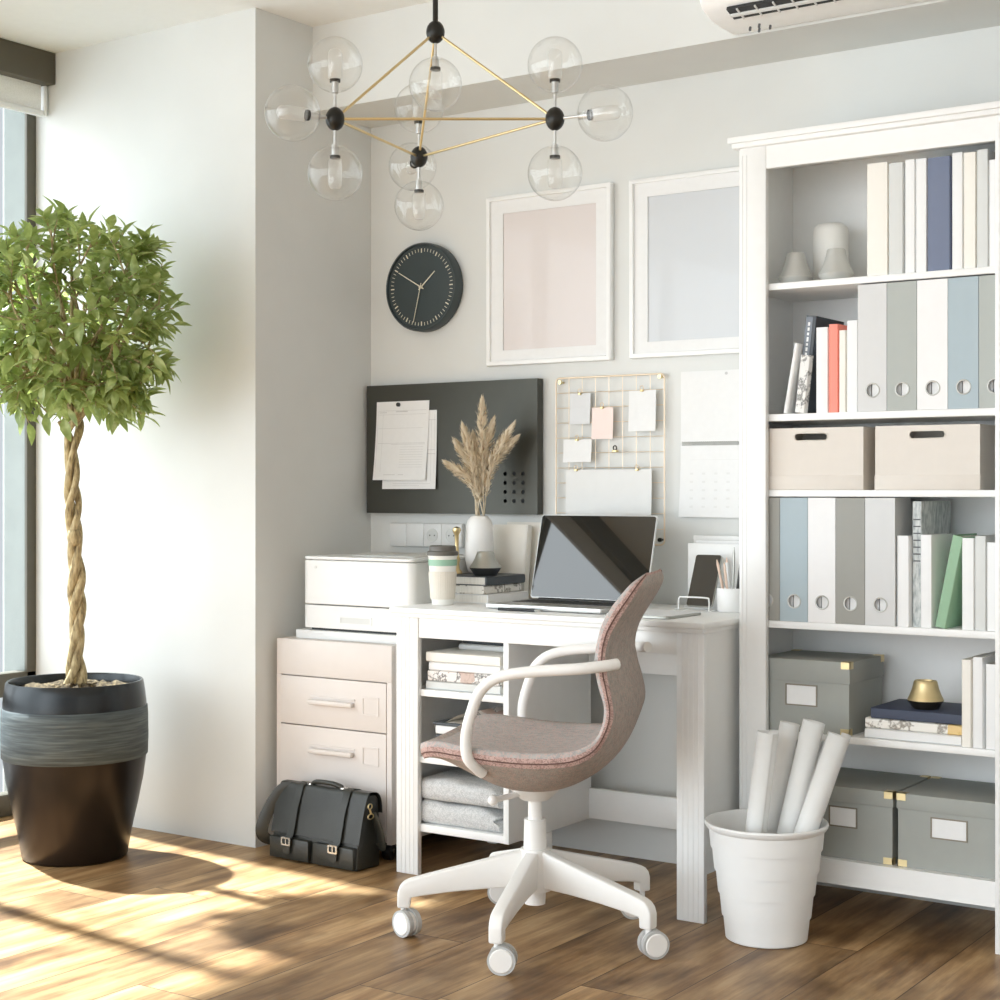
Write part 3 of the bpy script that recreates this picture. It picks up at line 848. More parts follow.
def magfile(x0, x1, z, h, mat, label, group):
    y0, y1 = 3.603, 3.853
    t = thing('magazine_file', label, 'magazine file', ((x0+x1)/2, y0, z), group)
    x0 += .0006; x1 -= .0006; hc = ((x0+x1)/2+.001, z+.049)
    build('front_panel', MB().prism([(x0, z), (x1, z), (x1, z+h), (x0, z+h)], 'y', y0, y0+.003, holes=[circ(hc[0], hc[1], .0165, 24)]), mat, t)
    sd = [(y0+.003, z), (y1, z), (y1, z+h*.42), (y0+.10, z+h), (y0+.003, z+h)]
    build('side_panel', MB().prism(sd, 'x', x0, x0+.002), mat, t)
    build('side_panel', MB().prism(sd, 'x', x1-.002, x1), mat, t)
    build('bottom_panel', MB().box(x0+.002, x1-.002, y0+.003, y1, z, z+.002), mat, t)
    T = Matrix.Translation((hc[0], y0, hc[1])) @ Matrix.Rotation(PI/2, 4, 'X')
    build('finger_ring', MB(T).lathe([(.0145, -.004), (.0175, .0), (.0178, .001), (.0165, .0018), (.0145, .0012), (.0145, -.004)], seg=28), 'grey_metal', t, 40, 'thin metal ring round the finger hole')
    build('papers', MB().box((x0+x1)/2-.003, x1-.006, y0+.008, y1-.03, z+.003, z+h*.4).box(x0+.006, (x0+x1)/2-.007, y0+.012, y1-.03, z+.003, z+h*.4), 'paper', t, 0)
GM2 = 'magazine files on the second shelf'
for x0, x1, m, lb in [(-1.434, -1.362, 'file_light', 'pale grey magazine file next to the white books, second shelf'),
                      (-1.362, -1.290, 'file_sage', 'sage grey magazine file between pale grey and white files, second shelf'),
                      (-1.290, -1.217, 'file_white', 'white magazine file between sage and blue-grey files, second shelf'),
                      (-1.217, -1.146, 'file_blue', 'blue-grey magazine file next to the white one, second shelf'),
                      (-1.146, -1.075, 'file_sage', 'sage grey magazine file half hidden by the bookcase post, second shelf')]:
    magfile(x0, x1, 1.2245, .299, m, lb, GM2)
GM4 = 'magazine files on the fourth shelf'
for x0, x1, m, lb in [(-1.704, -1.633, 'file_taupe', 'taupe grey magazine file half hidden by the post, fourth shelf'),
                      (-1.633, -1.560, 'file_blue', 'blue-grey magazine file beside the taupe one, fourth shelf'),
                      (-1.560, -1.489, 'file_white', 'white magazine file between blue-grey and taupe files, fourth shelf'),
                      (-1.489, -1.416, 'file_taupe', 'taupe grey magazine file between white and pale grey files, fourth shelf'),
                      (-1.416, -1.342, 'file_light', 'pale grey magazine file beside the upright books, fourth shelf')]:
    magfile(x0, x1, .7205, .300, m, lb, GM4)
G4 = 'books on the fourth bookcase shelf'
Z4 = .7205
book('white book against the last pale grey magazine file, fourth shelf', upright(-1.3405, -1.3095, Z4, .212), .030, .18, .212, 'cover_white', G4)
def deco_map(t, T, w, d, h):
    m = MB(T)
    for k in range(7): m.box(-w*.35, w*.35, -.0008, .0005, h*(.52+.055*k), h*(.52+.055*k)+.003)
    build('printed_lines', m, 'ink_dark', t, 0)
book('tall grey printed magazine between two white books, fourth shelf', upright(-1.3090, -1.2840, Z4, .292, .20, y=3.622), .0245, .20, .292, 'map', G4, deco=deco_map)
book('white book before the leaning green one, fourth shelf', upright(-1.2835, -1.2555, Z4, .215), .0275, .18, .215, 'cover_white', G4)
book('sage green book leaning at a slant, fourth shelf', upright(-1.2500, -1.2240, Z4, .222, lean=11.2), .026, .17, .215, 'green_cover', G4)
book('white book that the leaning green book rests against', upright(-1.1870, -1.1575, Z4, .209, .15), .029, .15, .209, 'cover_white', G4)
book('pale grey book second after the leaning green one', upright(-1.1570, -1.1305, Z4, .214), .026, .18, .214, 'cover_grey', G4)
book('shorter white book at the end of the fourth shelf, by the post', upright(-1.1300, -1.0900, Z4, .200), .039, .18, .200, 'cover_white', G4)
G5 = 'upright books on the fifth shelf'
Z5 = .4535
book('off-white upright book beside the navy book stack', upright(-1.1880, -1.1640, Z5, .199), .023, .18, .199, 'cover_offwhite', G5)
book('taller white upright book past the off-white one, fifth shelf', upright(-1.1635, -1.1360, Z5, .206), .024, .18, .206, 'cover_white', G5)
book('shorter white upright book by the post, fifth shelf', upright(-1.1355, -1.0850, Z5, .192), .044, .18, .192, 'cover_white', G5)
def flat_T(xc, yspine, z, rz=0.):
    """book lying flat: spine toward -Y, height running along X"""
    return Matrix.Translation((xc, yspine, z)) @ Matrix.Rotation(math.radians(rz), 4, 'Z') @ Matrix.Rotation(PI/2, 4, 'Y')
def lying(label, x0, x1, y, z0, z1, d, cover, group, rz=0., pages='pages', name='book', deco=None):
    h = x1-x0; w = z1-z0-.0004
    T = flat_T(x0, y, (z0+z1)/2, rz)
    return book(label, T, w, d, h, cover, group, pages, deco, name)
GS5 = 'books in the flat stack on the fifth shelf'
lying('flat white book at the bottom of the stack under the navy book', -1.420, -1.1890, 3.612, .4535, .4760, .19, 'cover_white', GS5)
lying('flat white and gold marbled book under the navy book', -1.421, -1.1900, 3.618, .4765, .5000, .19, 'marble_gold', GS5)
lying('flat navy book on top of the stack under the gold vessel', -1.406, -1.1890, 3.615, .5005, .5260, .19, 'navy', GS5)

def vessel(label, c, h, r_top, r_mid, zmid, r_bot, mat_top, mat_bot, group=None, seg=36):
    t = thing('tapered_vessel', label, 'ornament', c, group)
    mid = zmid
    build('upper_cone', MB().lathe([(r_mid, mid), (r_mid*.975, mid+.003), (r_top+(r_mid-r_top)*.60, mid+(h-mid)*.28), (r_top+(r_mid-r_top)*.27, mid+(h-mid)*.58), (r_top*1.05, mid+(h-mid)*.82), (r_top, h-.003), (r_top-.002, h), (r_top-.006, h), (r_top-.008, h-.006), (0, h-.008)], c, seg), mat_top, t, 35)
    build('lower_bowl', MB().lathe([(0, 0), (r_bot, 0), (r_mid-.001, mid-.002), (r_mid, mid)], c, seg), mat_bot, t, 35)
    return t
vessel('small gold tapered vessel standing on the flat navy book', (-1.291, 3.665, .5264), .066, .027, .042, .020, .029, 'gold_satin', 'node_black')
GV = 'grey metal vessels on the top shelf'
vessel('grey metal tapered vessel near the top shelf end, apart from the lantern', (-1.623, 3.675, 1.5434), .080, .0225, .043, .018, .034, 'grey_metal', 'grey_metal', GV)
vessel('grey metal tapered vessel right in front of the white lantern', (-1.512, 3.662, 1.5434), .079, .0225, .043, .018, .034, 'grey_metal', 'grey_metal', GV)
ln = thing('lantern', 'white frosted rounded lantern behind the grey metal vessels', 'lantern', (-1.573, 3.775, 1.5434))
build('frosted_shade', MB().lathe([(.044, .012), (.044, .14), (.041, .152), (.032, .16), (.0, .163)], (-1.573, 3.775, 1.5434), 36), 'frosted', ln, 50)
build('base', MB().lathe([(0, 0), (.046, 0), (.046, .013), (0, .013)], (-1.573, 3.775, 1.5434), 36), 'white_matte', ln)

# ------------------------------------------------------------------ bookcase
def bookcase():
    x0, x1, yf, yb = -1.732, -1.030, 3.583, 3.876
    t = thing('bookcase', 'tall white bookcase with six shelves and a stepped cornice', 'bookcase', ((x0+x1)/2, 3.74, 0))
    for a, b in ((x0, x0+.071), (x1-.073, x1)):
        s = MB().box(a, b, yf, yf+.018, 0, 1.878, .0015)
        for g in (a+.006, a+.017): s.box(g, g+.004, yf-.0009, yf+.001, .002, 1.86, .0004)
        build('front_post', s, 'white', t)
    build('side_panel', MB().box(x0+.001, x0+.015, yf+.018, yb, 0, 1.878), 'white', t)
    build('side_panel', MB().box(x1-.019, x1-.001, yf+.018, yb, 0, 1.878), 'white', t)
    build('cornice', MB().box(x0-.022, x1+.022, yf-.022, yb, 1.889, 1.904, .002).box(x0-.014, x1+.014, yf-.014, yb, 1.877, 1.890, .002), 'white', t)
    build('top_rail', MB().box(x0+.071, x1-.073, yf+.002, yf+.016, 1.822, 1.878), 'white', t)
    build('back_panel', MB().box(x0+.015, x1-.019, yb-.006, yb, .10, 1.878), 'white', t)
    for z0, z1 in ((1.527, 1.543), (1.207, 1.224), (1.023, 1.039), (.703, .720), (.437, .453)):
        build('shelf', MB().box(x0+.015, x1-.019, yf+.018, yb-.006, z0, z1, .001), 'white', t)
    build('plinth_rail', MB().box(x0+.071, x1-.073, yf+.003, yf+.0175, .103, .161), 'white', t)
    build('shelf', MB().box(x0+.015, x1-.019, yf+.018, yb-.006, .143, .161), 'white', t)
bookcase()

def beige_box(x0, x1, z0, z1, label):
    yf, yb = 3.606, 3.862
    t = thing('storage_box', label, 'box', ((x0+x1)/2, yf, z0), 'beige boxes on the third shelf')
    cx, hz = (x0+x1)/2+.001, z1-.022
    hole = rrect(cx-.041, cx+.041, hz-.008, hz+.008, .0075)
    b = MB().prism([(x0, z0), (x1, z0), (x1, z1), (x0, z1)], 'y', yf, yf+.004, holes=[hole])
    b.box(x0, x0+.004, yf+.004, yb, z0, z1).box(x1-.004, x1, yf+.004, yb, z0, z1).box(x0+.004, x1-.004, yb-.004, yb, z0, z1).box(x0+.004, x1-.004, yf+.004, yb-.004, z0, z0+.004)
    build('body', b, 'beige', t, 40)
    r = MB().box(x0-.001, x1+.001, yf-.0025, yf+.002, z0, z0+.034, .001).box(x1-.001, x1+.0015, yf, yb, z0, z0+.034)
    build('bottom_band', r, 'beige', t)
    lip = [(cx+(p[0]-cx)*1.04, hz+(p[1]-hz)*1.12) for p in hole]
    build('handle_slot_rim', MB().tube([(p[0], yf-.0005, p[1]) for p in lip], .0011, 6, True), 'beige', t)
    build('contents', MB().box(x0+.02, x1-.02, yf+.05, yb-.02, z0+.005, z0+.122), 'cover_offwhite', t, 0)
beige_box(-1.688, -1.421, 1.0395, 1.189, 'beige handled storage box nearer the desk, third shelf')
beige_box(-1.3915, -1.144, 1.0395, 1.189, 'beige handled storage box farther from the desk, third shelf')

def grey_box(x0, x1, z0, z1, yf, yb, lid, label, labx, labz, corners, group):
    t = thing('document_box', label, 'box', ((x0+x1)/2, yf, z0), group)
    build('body', MB().box(x0+.003, x1-.003, yf+.003, yb-.003, z0, z1-.002), 'box_grey', t)
    build('lid', MB().box(x0, x1, yf, yb, z1-lid, z1, .0012), 'box_lid' if 0 else 'box_grey', t)
    a, b = labx; c, d = labz
    build('label_holder', MB().prism([(a-.003, c-.003), (b+.003, c-.003), (b+.003, d+.003), (a-.003, d+.003)], 'y', yf+.0005, yf+.0032, holes=[[(a, c), (b, c), (b, d), (a, d)]]).box(a, b, yf+.0022, yf+.003, c, d, mi=1), ['frame_taupe', 'paper'], t, 0, 'white card in a slim metal label frame')
    for (sx, sz) in corners:
        if sz == 'top': zz0, zz1 = z1-.016, z1+.0012
        else: zz0, zz1 = z0+.0005, z0+.016
        f = 0 if sz == 'top' else .0025
        xa, xb = (x1-.022-f, x1+.0012-f) if sx == 'r' else (x0-.0012+f, x0+.022+f)
        g = MB().box(xa, xb, yf-.0012+f, yf+.001+f, zz0, zz1)
        if sx == 'r': g.box(x1-.001-f, x1+.0012-f, yf-.0012+f, yf+.020, zz0, zz1)
        else: g.box(x0-.0012+f, x0+.001+f, yf-.0012+f, yf+.020, zz0, zz1)
        if sz == 'top': g.box(xa, xb, yf-.0012, yf+.020, z1, z1+.0012)
        build('corner_bracket', g, 'gold_satin', t, 0)
    for sx in ('r', 'l'):
        xa, xb = (x1-.02, x1+.0012) if sx == 'r' else (x0-.0012, x0+.02)
        build('corner_bracket', MB().box(xa, xb, yb-.02, yb+.0012, z1-.016, z1+.0012), 'gold_satin', t, 0)
grey_box(-1.692, -1.4545, .4535, .6285, 3.606, 3.826, .052, 'grey lidded document box with metal corners beside the flat book stack, fifth shelf', (-1.617, -1.541), (.520, .566), [('r', 'top'), ('r', 'bot')], 'grey document boxes in the bookcase')
grey_box(-1.6020, -1.3480, .1615, .332, 3.606, 3.862, .036, 'grey lidded document box partly behind the bin, bottom shelf', (-1.505, -1.440), (.239, .282), [('r', 'top'), ('r', 'bot')], 'grey document boxes in the bookcase')
grey_box(-1.3400, -1.0880, .1615, .332, 3.606, 3.862, .036, 'grey lidded document box clear of the bin, bottom shelf', (-1.256, -1.176), (.239, .282), [('l', 'top'), ('l', 'bot')], 'grey document boxes in the bookcase')

# ------------------------------------------------------------------ drawer cabinet, printer
def cabinet():
    x0, x1, yf, yb, z0, z1 = -3.178, -2.752, 3.500, 3.930, .052, .606
    t = thing('drawer_cabinet', 'warm beige steel drawer cabinet on casters below the printer', 'cabinet', ((x0+x1)/2, 3.7, 0))
    build('body', MB().box(x0, x1, yf+.016, yb, z0, z1, .002), 'warm_grey', t)
    build('top_fascia', MB().box(x0, x1, yf, yf+.0165, .503, z1, .001), 'warm_grey', t)
    f = MB().box(x0, x0+.0165, yf, yf+.0165, z0, .503).box(x1-.0165, x1, yf, yf+.0165, z0, .503)
    build('front_edges', f, 'warm_grey', t)
    for a, b in ((.3615, .4995), (.062, .358)):
        d = build('drawer', MB().box(x0+.015, x1-.019, yf-.001, yf+.012, a, b, .0008), 'warm_grey', t)
        zc = .434 if a > .3 else .294
        fr = [(-3.050, zc-.020), (-2.882, zc-.020), (-2.882, zc+.020), (-3.050, zc+.020)]
        build('handle', MB().box(-3.048, -2.884, yf-.018, yf, zc-.010, zc+.004, .004).box(-3.05, -2.882, yf-.0035, yf, zc+.008, zc+.014, .001), 'warm_grey', d)
        build('label_holder', MB().prism([(-2.856, zc-.028), (-2.796, zc-.028), (-2.796, zc+.024), (-2.856, zc+.024)], 'y', yf-.003, yf-.0005, holes=[[(-2.852, zc-.024), (-2.80, zc-.024), (-2.80, zc+.02), (-2.852, zc+.02)]]), 'warm_grey', d)
    for cx in (x0+.05, x1-.04):
        for cy in (yf+.04, yb-.05):
            k = build('caster', MB().disc((cx, cy, .026), (1, .3, 0), .026, .022, 24).cyl((cx, cy, .026), (cx, cy, .054), .008, seg=12), 'black', t)
            build('wheel_cap', MB().disc((cx+.012, cy+.0035, .026), (1, .3, 0), .008, .004, 16), 'chrome', k)
cabinet()

def printer():
    x0, x1, yf, yb = -3.107, -2.702, 3.530, 3.90
    t = thing('printer', 'white laser printer standing on the beige drawer cabinet', 'printer', ((x0+x1)/2, 3.7, .606))
    build('base_tray', MB().box(x0-.028, x1-.01, yf+.004, yb, .6065, .632, .003), 'white_plastic', t)
    build('foot_gap', MB().box(x0+.02, x1-.02, yf+.02, yb-.02, .63, .642), 'dark', t)
    build('paper_drawer', MB().prism(rrect(x0, x1, yf, yb, .022, 6), 'z', .640, .706, .0015, 1), 'white_plastic', t)
    b = MB().prism(rrect(x0, x1, yf, yb, .022, 6), 'z', .709, .836, .002, 1)
    build('body', b, 'white_plastic', t)
    build('top_cover', MB().prism(rrect(x0, x1, yf, yb, .022, 6), 'z', .8375, .847, .003, 2), 'white_plastic', t)
    build('output_tray', MB().box(x0+.13, x1-.05, yf+.07, yb-.06, .8472, .8500, .001), 'cover_grey', t)
    build('drawer_grip', MB().prism(rrect(-2.966, -2.846, .654, .678, .004), 'y', yf-.0015, yf+.002, holes=[rrect(-2.960, -2.852, .658, .674, .003)]).box(-2.960, -2.852, yf-.0003, yf+.001, .658, .674, mi=1), ['white_plastic', 'cover_grey'], t)
    build('power_button', MB().disc((-3.055, yf-.0005, .815), (0, 1, 0), .004, .002, 16), 'cover_grey', t)
printer()

# ------------------------------------------------------------------ briefcase
def briefcase():
    T = Matrix.Translation((-2.928, 3.372, 0)) @ Matrix.Rotation(math.radians(-1.5), 4, 'Z') @ Matrix.Diagonal((1, 1, .9, 1))
    t = thing('briefcase', 'black leather briefcase with two buckled straps leaning by the drawer cabinet', 'bag', (-2.925, 3.372, 0))
    w = .160
    prof = [(0, .002), (.098, .002), (.100, .06), (.094, .205), (.082, .222), (.06, .226), (.042, .216), (.02, .15), (.006, .075)]
    build('body', MB(T).prism(prof, 'x', -w, w, .006, 3), 'leather', t)
    fp = catmull([(.100, .165), (.096, .205), (.083, .2275), (.062, .232), (.042, .224), (.022, .165), (.004, .082)], 5)
    rows = []
    for p in fp: rows.append([(-w-.004, p.x, p.y), (w+.004, p.x, p.y)])
    inn = [[(q[0], q[1]+.0035, q[2]-.002) for q in r] for r in rows[::-1]]
    fm = MB(T).grid(rows+inn, closed_u=True)
    for sx in (-w-.004, w+.004):
        ring = [(sx, p.x, p.y) for p in fp]+[(sx, p.x+.0035, p.y-.002) for p in fp[::-1]]
        n = len(fp)
        fm.faces(ring, [(i, i+1, 2*n-2-i, 2*n-1-i) for i in range(n-1)])
    build('flap', fm, 'leather', t, 60)
    for a, b in ((-w+.004, -.008), (.008, w-.004)):
        build('front_pocket', MB(T).box(a, b, -.012, .012, .006, .072, .005), 'leather', t)
    for sx in (-.082, .092):
        sp = [(.094, .214), (.083, .231), (.062, .2355), (.041, .227), (.018, .165), (-.001, .082), (-.0165, .066), (-.0165, .036)]
        r1 = [[(sx-.012, p[0], p[1]), (sx+.012, p[0], p[1])] for p in sp]
        r2 = [[(q[0], q[1]-.0035, q[2]+.0015) for q in r] for r in r1[::-1]]
        s = build('strap', MB(T).grid(r1+r2, closed_u=True), 'leather_edge', t, 60)
        bk = MB(T).prism(rrect(sx-.017, sx+.017, .052, .078, .004), 'y', -.024, -.0205, holes=[rrect(sx-.012, sx+.012, .057, .073, .003)]).box(sx-.002, sx+.002, -.0235, -.021, .056, .074)
        build('buckle', bk, 'chrome', s, 30, 'silver buckle')
        build('strap_tip', MB(T).prism(rrect(sx-.012, sx+.012, .026, .052, .009), 'y', -.0205, -.0175), 'leather_edge', s)
    hp = catmull([(-.056, .062, .229), (-.050, .06, .237), (-.03, .058, .243), (.02, .058, .243), (.048, .06, .237), (.056, .062, .229)], 6)
    build('handle', MB(T).tube(hp, [.005]*4+[.0075]*(len(hp)-8)+[.005]*4, 10), 'leather_edge', t, 60)
    build('handle_ring', MB(T).box(-.068, -.054, .05, .074, .226, .236, .002).box(.054, .068, .05, .074, .226, .236, .002), 'chrome', t)
    sp = catmull([(-w+.035, .05, .214), (-w+.010, .035, .208), (-w-.02, .015, .15), (-w-.036, .0, .085), (-w-.03, .012, .052), (-w-.008, .045, .04)], 6)
    build('shoulder_strap', MB(T).tube(sp, .019, 10, flat=(.2, 1)), 'leather_edge', t, 60)
    build('shoulder_strap', MB(T).tube(catmull([(w+.005, .06, .17), (w+.02, .07, .12), (w+.022, .08, .07), (w+.006, .085, .06)], 6), .014, 8, flat=(.2, 1)), 'leather_edge', t, 60)
    cl = MB(T).tube([(w+.009, .045+.008*math.cos(q), .193+.008*math.sin(q)) for q in [2*PI*i/12 for i in range(12)]], .002, 6, True)
    cl.cyl((w+.009, .045, .183), (w+.010, .048, .170), .003, seg=8)
    cl.tube([(w+.009, .048+.012*math.cos(q), .162+.008*math.sin(q)) for q in [2*PI*i/12 for i in range(12)]], .002, 6, True)
    build('strap_clasp', cl, 'gold_satin', t, 60)
briefcase()

# ------------------------------------------------------------------ things on the desk
TZ = DZ+.0006
def cup():
    c = (-2.620, 3.560, TZ)
    t = thing('coffee_cup', 'reusable coffee cup with grey lid and green band on the desk corner', 'cup', c)
    build('cup_body', MB().lathe([(0, 0), (.0285, 0), (.030, .004), (.0325, .035), (.0395, .132), (.041, .134), (.041, .138), (.036, .138)], c, 40), 'cup_white', t, 40)
    seg = 72; rows = []
    for z, r in ((.016, .0325), (.02, .0335), (.088, .0384), (.092, .0372)):
        rows.append([(c[0]+(r+.0008*(i % 2))*math.cos(2*PI*i/seg), c[1]+(r+.0008*(i % 2))*math.sin(2*PI*i/seg), c[2]+z) for i in range(seg+1)])
    build('ribbed_sleeve', MB().grid(rows), 'cup_sleeve', t, 30)
    build('green_band', MB().lathe([(.0375, .108), (.0393, .1085), (.0402, .124), (.0390, .125)], c, 40), 'cup_green', t, 40)
    build('lid', MB().lathe([(.0425, .136), (.0432, .139), (.0432, .146), (.041, .1475), (.0375, .149), (.037, .160), (.0345, .163), (.031, .1625), (.0295, .158), (0, .158)], c, 40), 'cup_lid', t, 35)
cup()
GD = 'books stacked on the desk'
def desk_book(label, x0, x1, y0, y1, z0, z1, cover, deco=None):
    """spine faces +X, pages' end faces the room"""
    w = z1-z0-.0004
    T = Matrix.Translation((x1, y0, (z0+z1)/2)) @ Matrix.Rotation(PI/2, 4, 'Z') @ Matrix.Rotation(PI/2, 4, 'Y')
    return book(label, T, w, x1-x0, y1-y0, cover, GD, deco=deco)
desk_book('white book at the bottom of the stack beside the cup', -2.695, -2.530, 3.652, 3.855, DZ+.0004, .7475, 'cover_white')
desk_book('white and gold marbled book in the middle of the desk stack', -2.695, -2.548, 3.655, 3.845, .748, .7715, 'marble_gold')
desk_book('slate dark book on top of the desk stack', -2.725, -2.538, 3.655, 3.850, .772, .7975, 'cover_slate')
vessel('small silver tapered vessel with dark base standing on the slate book', (-2.582, 3.712, .798), .067, .0245, .0455, .022, .031, 'silver', 'dark')
def vase():
    c = (-2.664, 3.800, .798)
    t = thing('vase', 'white matte bottle vase holding dried plumes on the book stack', 'vase', c)
    build('body', MB().lathe([(0, 0), (.026, 0), (.034, .008), (.0415, .035), (.0425, .06), (.0410, .10), (.0395, .135), (.035, .152), (.026, .163), (.020, .166), (.0185, .1665), (.0165, .166), (.016, .150), (.0, .120)], c, 40), 'vase', t, 60)
vase()
def stem(tip, k, seed):
    rr = random.Random(seed)
    base = Vector((-2.664+.008*math.cos(k*2.2), 3.80+.008*math.sin(k*2.2), .93))
    mouth = Vector((-2.664+.013*math.cos(k*2.2), 3.80+.013*math.sin(k*2.2), .967))
    R = Vector((.826, .5635, 0)); tipv = Vector((-2.664, 3.80, .964))+R*(tip[0]*.0029)+Vector((0, 0, tip[1]*.0029))+Vector((.5, -.8, 0))*rr.uniform(-.03, .03)
    ctrl = mouth.lerp(tipv, .5)+Vector((0, 0, .02))-R*(tip[0]*.0006)
    P = catmull([base, mouth, ctrl, tipv], 8)
    t = thing('dried_plume', '', 'dried plant', tuple(base), 'dried plumes in the white vase')
    build('stalk', MB().tube(P, [.0022*(1-.6*i/(len(P)-1)) for i in range(len(P))], 6), 'plume', t, 60)
    V = []; F = []
    n = len(P); L = (tipv-mouth).length
    for i in range(560):
        q = rr.random()**.8
        f = .46+.54*q; idx = min(n-2, int(f*(n-1))); p = P[idx].lerp(P[idx+1], f*(n-1)-idx)
        ax = (P[idx+1]-P[idx]).normalized()
        wv = Vector((rr.gauss(0, 1), rr.gauss(0, 1), rr.gauss(0, 1))); wv = (wv-ax*wv.dot(ax)).normalized()
        spread = .021*math.sin(PI*min(1, .10+q*.92))**.8+.002
        s0 = p+wv*spread*rr.uniform(0, .5); e0 = p+wv*spread*rr.uniform(.6, 1.25)+ax*rr.uniform(.012, .030)
        sd = wv.cross(ax)*rr.uniform(.0013, .0026)
        b = len(V); V += [s0-sd*.4, s0+sd*.4, s0.lerp(e0, .6)+sd+wv*.0015, e0, s0.lerp(e0, .6)-sd+wv*.0015]
        F += [(b, b+1, b+2, b+4), (b+4, b+2, b+3)]
    build('plume_head', MB().faces(V, F, recalc=False), 'plume', t, 180)
    return t
tips = [((-30, 51), 'lowest dried plume, curving out over the paper side of the vase'),
        ((-23, 72), 'dried plume just above the lowest one, on the paper side'),
        ((-15, 86), 'dried plume topping the paper side cluster'),
        ((3, 113), 'tallest dried plume at the centre of the vase'),
        ((13, 92), 'dried plume just beside the tallest one, toward the board holes'),
        ((-6, 78), 'short dried plume low in front of the tallest one'),
        ((32, 88), 'tall dried plume slanting toward the laptop'),
        ((35, 76), 'outermost dried plume slanting toward the laptop')]
for k, (tp, lb) in enumerate(tips): stem(tp, k, 20+k)['label'] = lb
bpy.context.view_layer.update()
def gold_figure():
    c = (-2.706, 3.745, .798)
    t = thing('gold_candlestick', 'slim gold ornament with a round top behind the coffee cup', 'ornament', c)
    build('body', MB().lathe([(0, 0), (.016, 0), (.016, .006), (.009, .014), (.008, .03), (.011, .04), (.007, .052), (.0055, .08), (.0065, .112), (.010, .118), (.0125, .124), (.0115, .131), (.004, .135), (0, .136)], c, 24), 'gold', t, 50)
gold_figure()
nb = thing('notebook', 'thick white notebook standing upright against the wall behind the vase', 'notebook', (-2.58, 3.86, TZ))
T = Matrix.Translation((0, 3.866, TZ)) @ Matrix.Rotation(math.radians(-6), 4, 'X')
build('cover', MB(T).box(-2.676, -2.556, 0, .003, 0, .216, .0012).box(-2.676, -2.556, .021, .024, 0, .216, .0012).box(-2.560, -2.555, .0, .024, 0, .216, .001), 'cover_offwhite', nb)
build('pages', MB(T).box(-2.674, -2.561, .0035, .0205, .003, .213), 'pages', nb, 0)
T = Matrix.Translation((0, 3.925, TZ)) @ Matrix.Rotation(math.radians(-3), 4, 'X')
fo = thing('folder', 'thin pale pink folder standing behind the white notebook', 'folder', (-2.58, 3.90, TZ))
build('cover', MB(T).box(-2.66, -2.520, 0, .0015, 0, .222).box(-2.66, -2.520, .008, .0095, 0, .222).box(-2.5215, -2.520, .0, .0095, 0, .222), 'cover_offwhite', fo)
build('sheets', MB(T).box(-2.655, -2.527, .0018, .0078, .002, .218), 'pink_card', fo, 0)

def laptop():
    x0, x1 = -2.445, -2.075
    t = thing('laptop', 'open silver laptop with a dark glossy screen on the desk', 'laptop', ((x0+x1)/2, 3.6, TZ))
    build('base', MB().prism(rrect(x0+.006, x1, 3.500, 3.730, .010), 'z', TZ+.002, TZ+.014, .0015, 2), 'aluminium', t)
    k = MB()
    for r in range(6):
        for cidx in range(15):
            xx = x0+.03+cidx*.0212; yy = 3.600+r*.0185
            k.box(xx, xx+.018, yy, yy+.0155, TZ+.0138, TZ+.0150)
    build('keyboard', k, 'dark', t, 0)
    build('trackpad', MB().box((x0+x1)/2-.05, (x0+x1)/2+.05, 3.515, 3.588, TZ+.0138, TZ+.0143), 'keyboard', t, 0)
    T = Matrix.Translation((0, 3.732, TZ+.016)) @ Matrix.Rotation(math.radians(-15), 4, 'X')
    lid = build('screen_lid', MB(T).prism(rrect(x0, x1, .0, .240, .009), 'y', 0, .006, .001, 1), 'aluminium', t)
    build('screen', MB(T).prism(rrect(x0+.003, x1-.003, .004, .237, .007), 'y', -.0008, .0006), 'screen', lid, 20)
    build('hinge', MB().cyl((x0+.03, 3.733, TZ+.014), (x1-.03, 3.733, TZ+.014), .005, seg=14), 'black', t)
laptop()
pn = thing('pen', 'dark pen lying along the desk edge in front of the laptop', 'pen', (-2.29, 3.46, TZ))
build('barrel', MB().cyl((-2.372, 3.470, TZ+.004), (-2.262, 3.476, TZ+.004), .004, seg=14), 'dark', pn)
build('tip', MB().cyl((-2.262, 3.476, TZ+.004), (-2.246, 3.477, TZ+.003), .0036, .001, 12), 'silver', pn)
tb = thing('tablet', 'thin pale grey tablet lying flat at the desk end beside the laptop', 'tablet', (-1.93, 3.55, TZ))
build('body', MB().prism(rrect(-2.045, -1.862, 3.462, 3.640, .008), 'z', TZ, TZ+.0068, .001, 1), 'silver', tb)
build('glass', MB().prism(rrect(-2.043, -1.864, 3.464, 3.638, .008), 'z', TZ+.0068, TZ+.0078), 'lilac_card', tb)
def letter_holder():
    t = thing('letter_holder', 'white desk file holder of two upright panels behind the phone', 'file holder', (-1.9, 3.88, TZ))
    def pan(y, z1, x0): return MB().box(x0, -1.768, y, y+.004, TZ, z1, .001)
    build('front_panel', pan(3.855, .895, -2.016), 'white_matte', t)
    build('back_panel', pan(3.915, .915, -2.030), 'white_matte', t)
    build('bottom_tray', MB().box(-2.028, -1.768, 3.859, 3.915, TZ, TZ+.004), 'white_matte', t)
    build('papers', MB().box(-2.004, -1.775, 3.88, 3.908, TZ+.004, .903), 'paper', t, 0)
letter_holder()
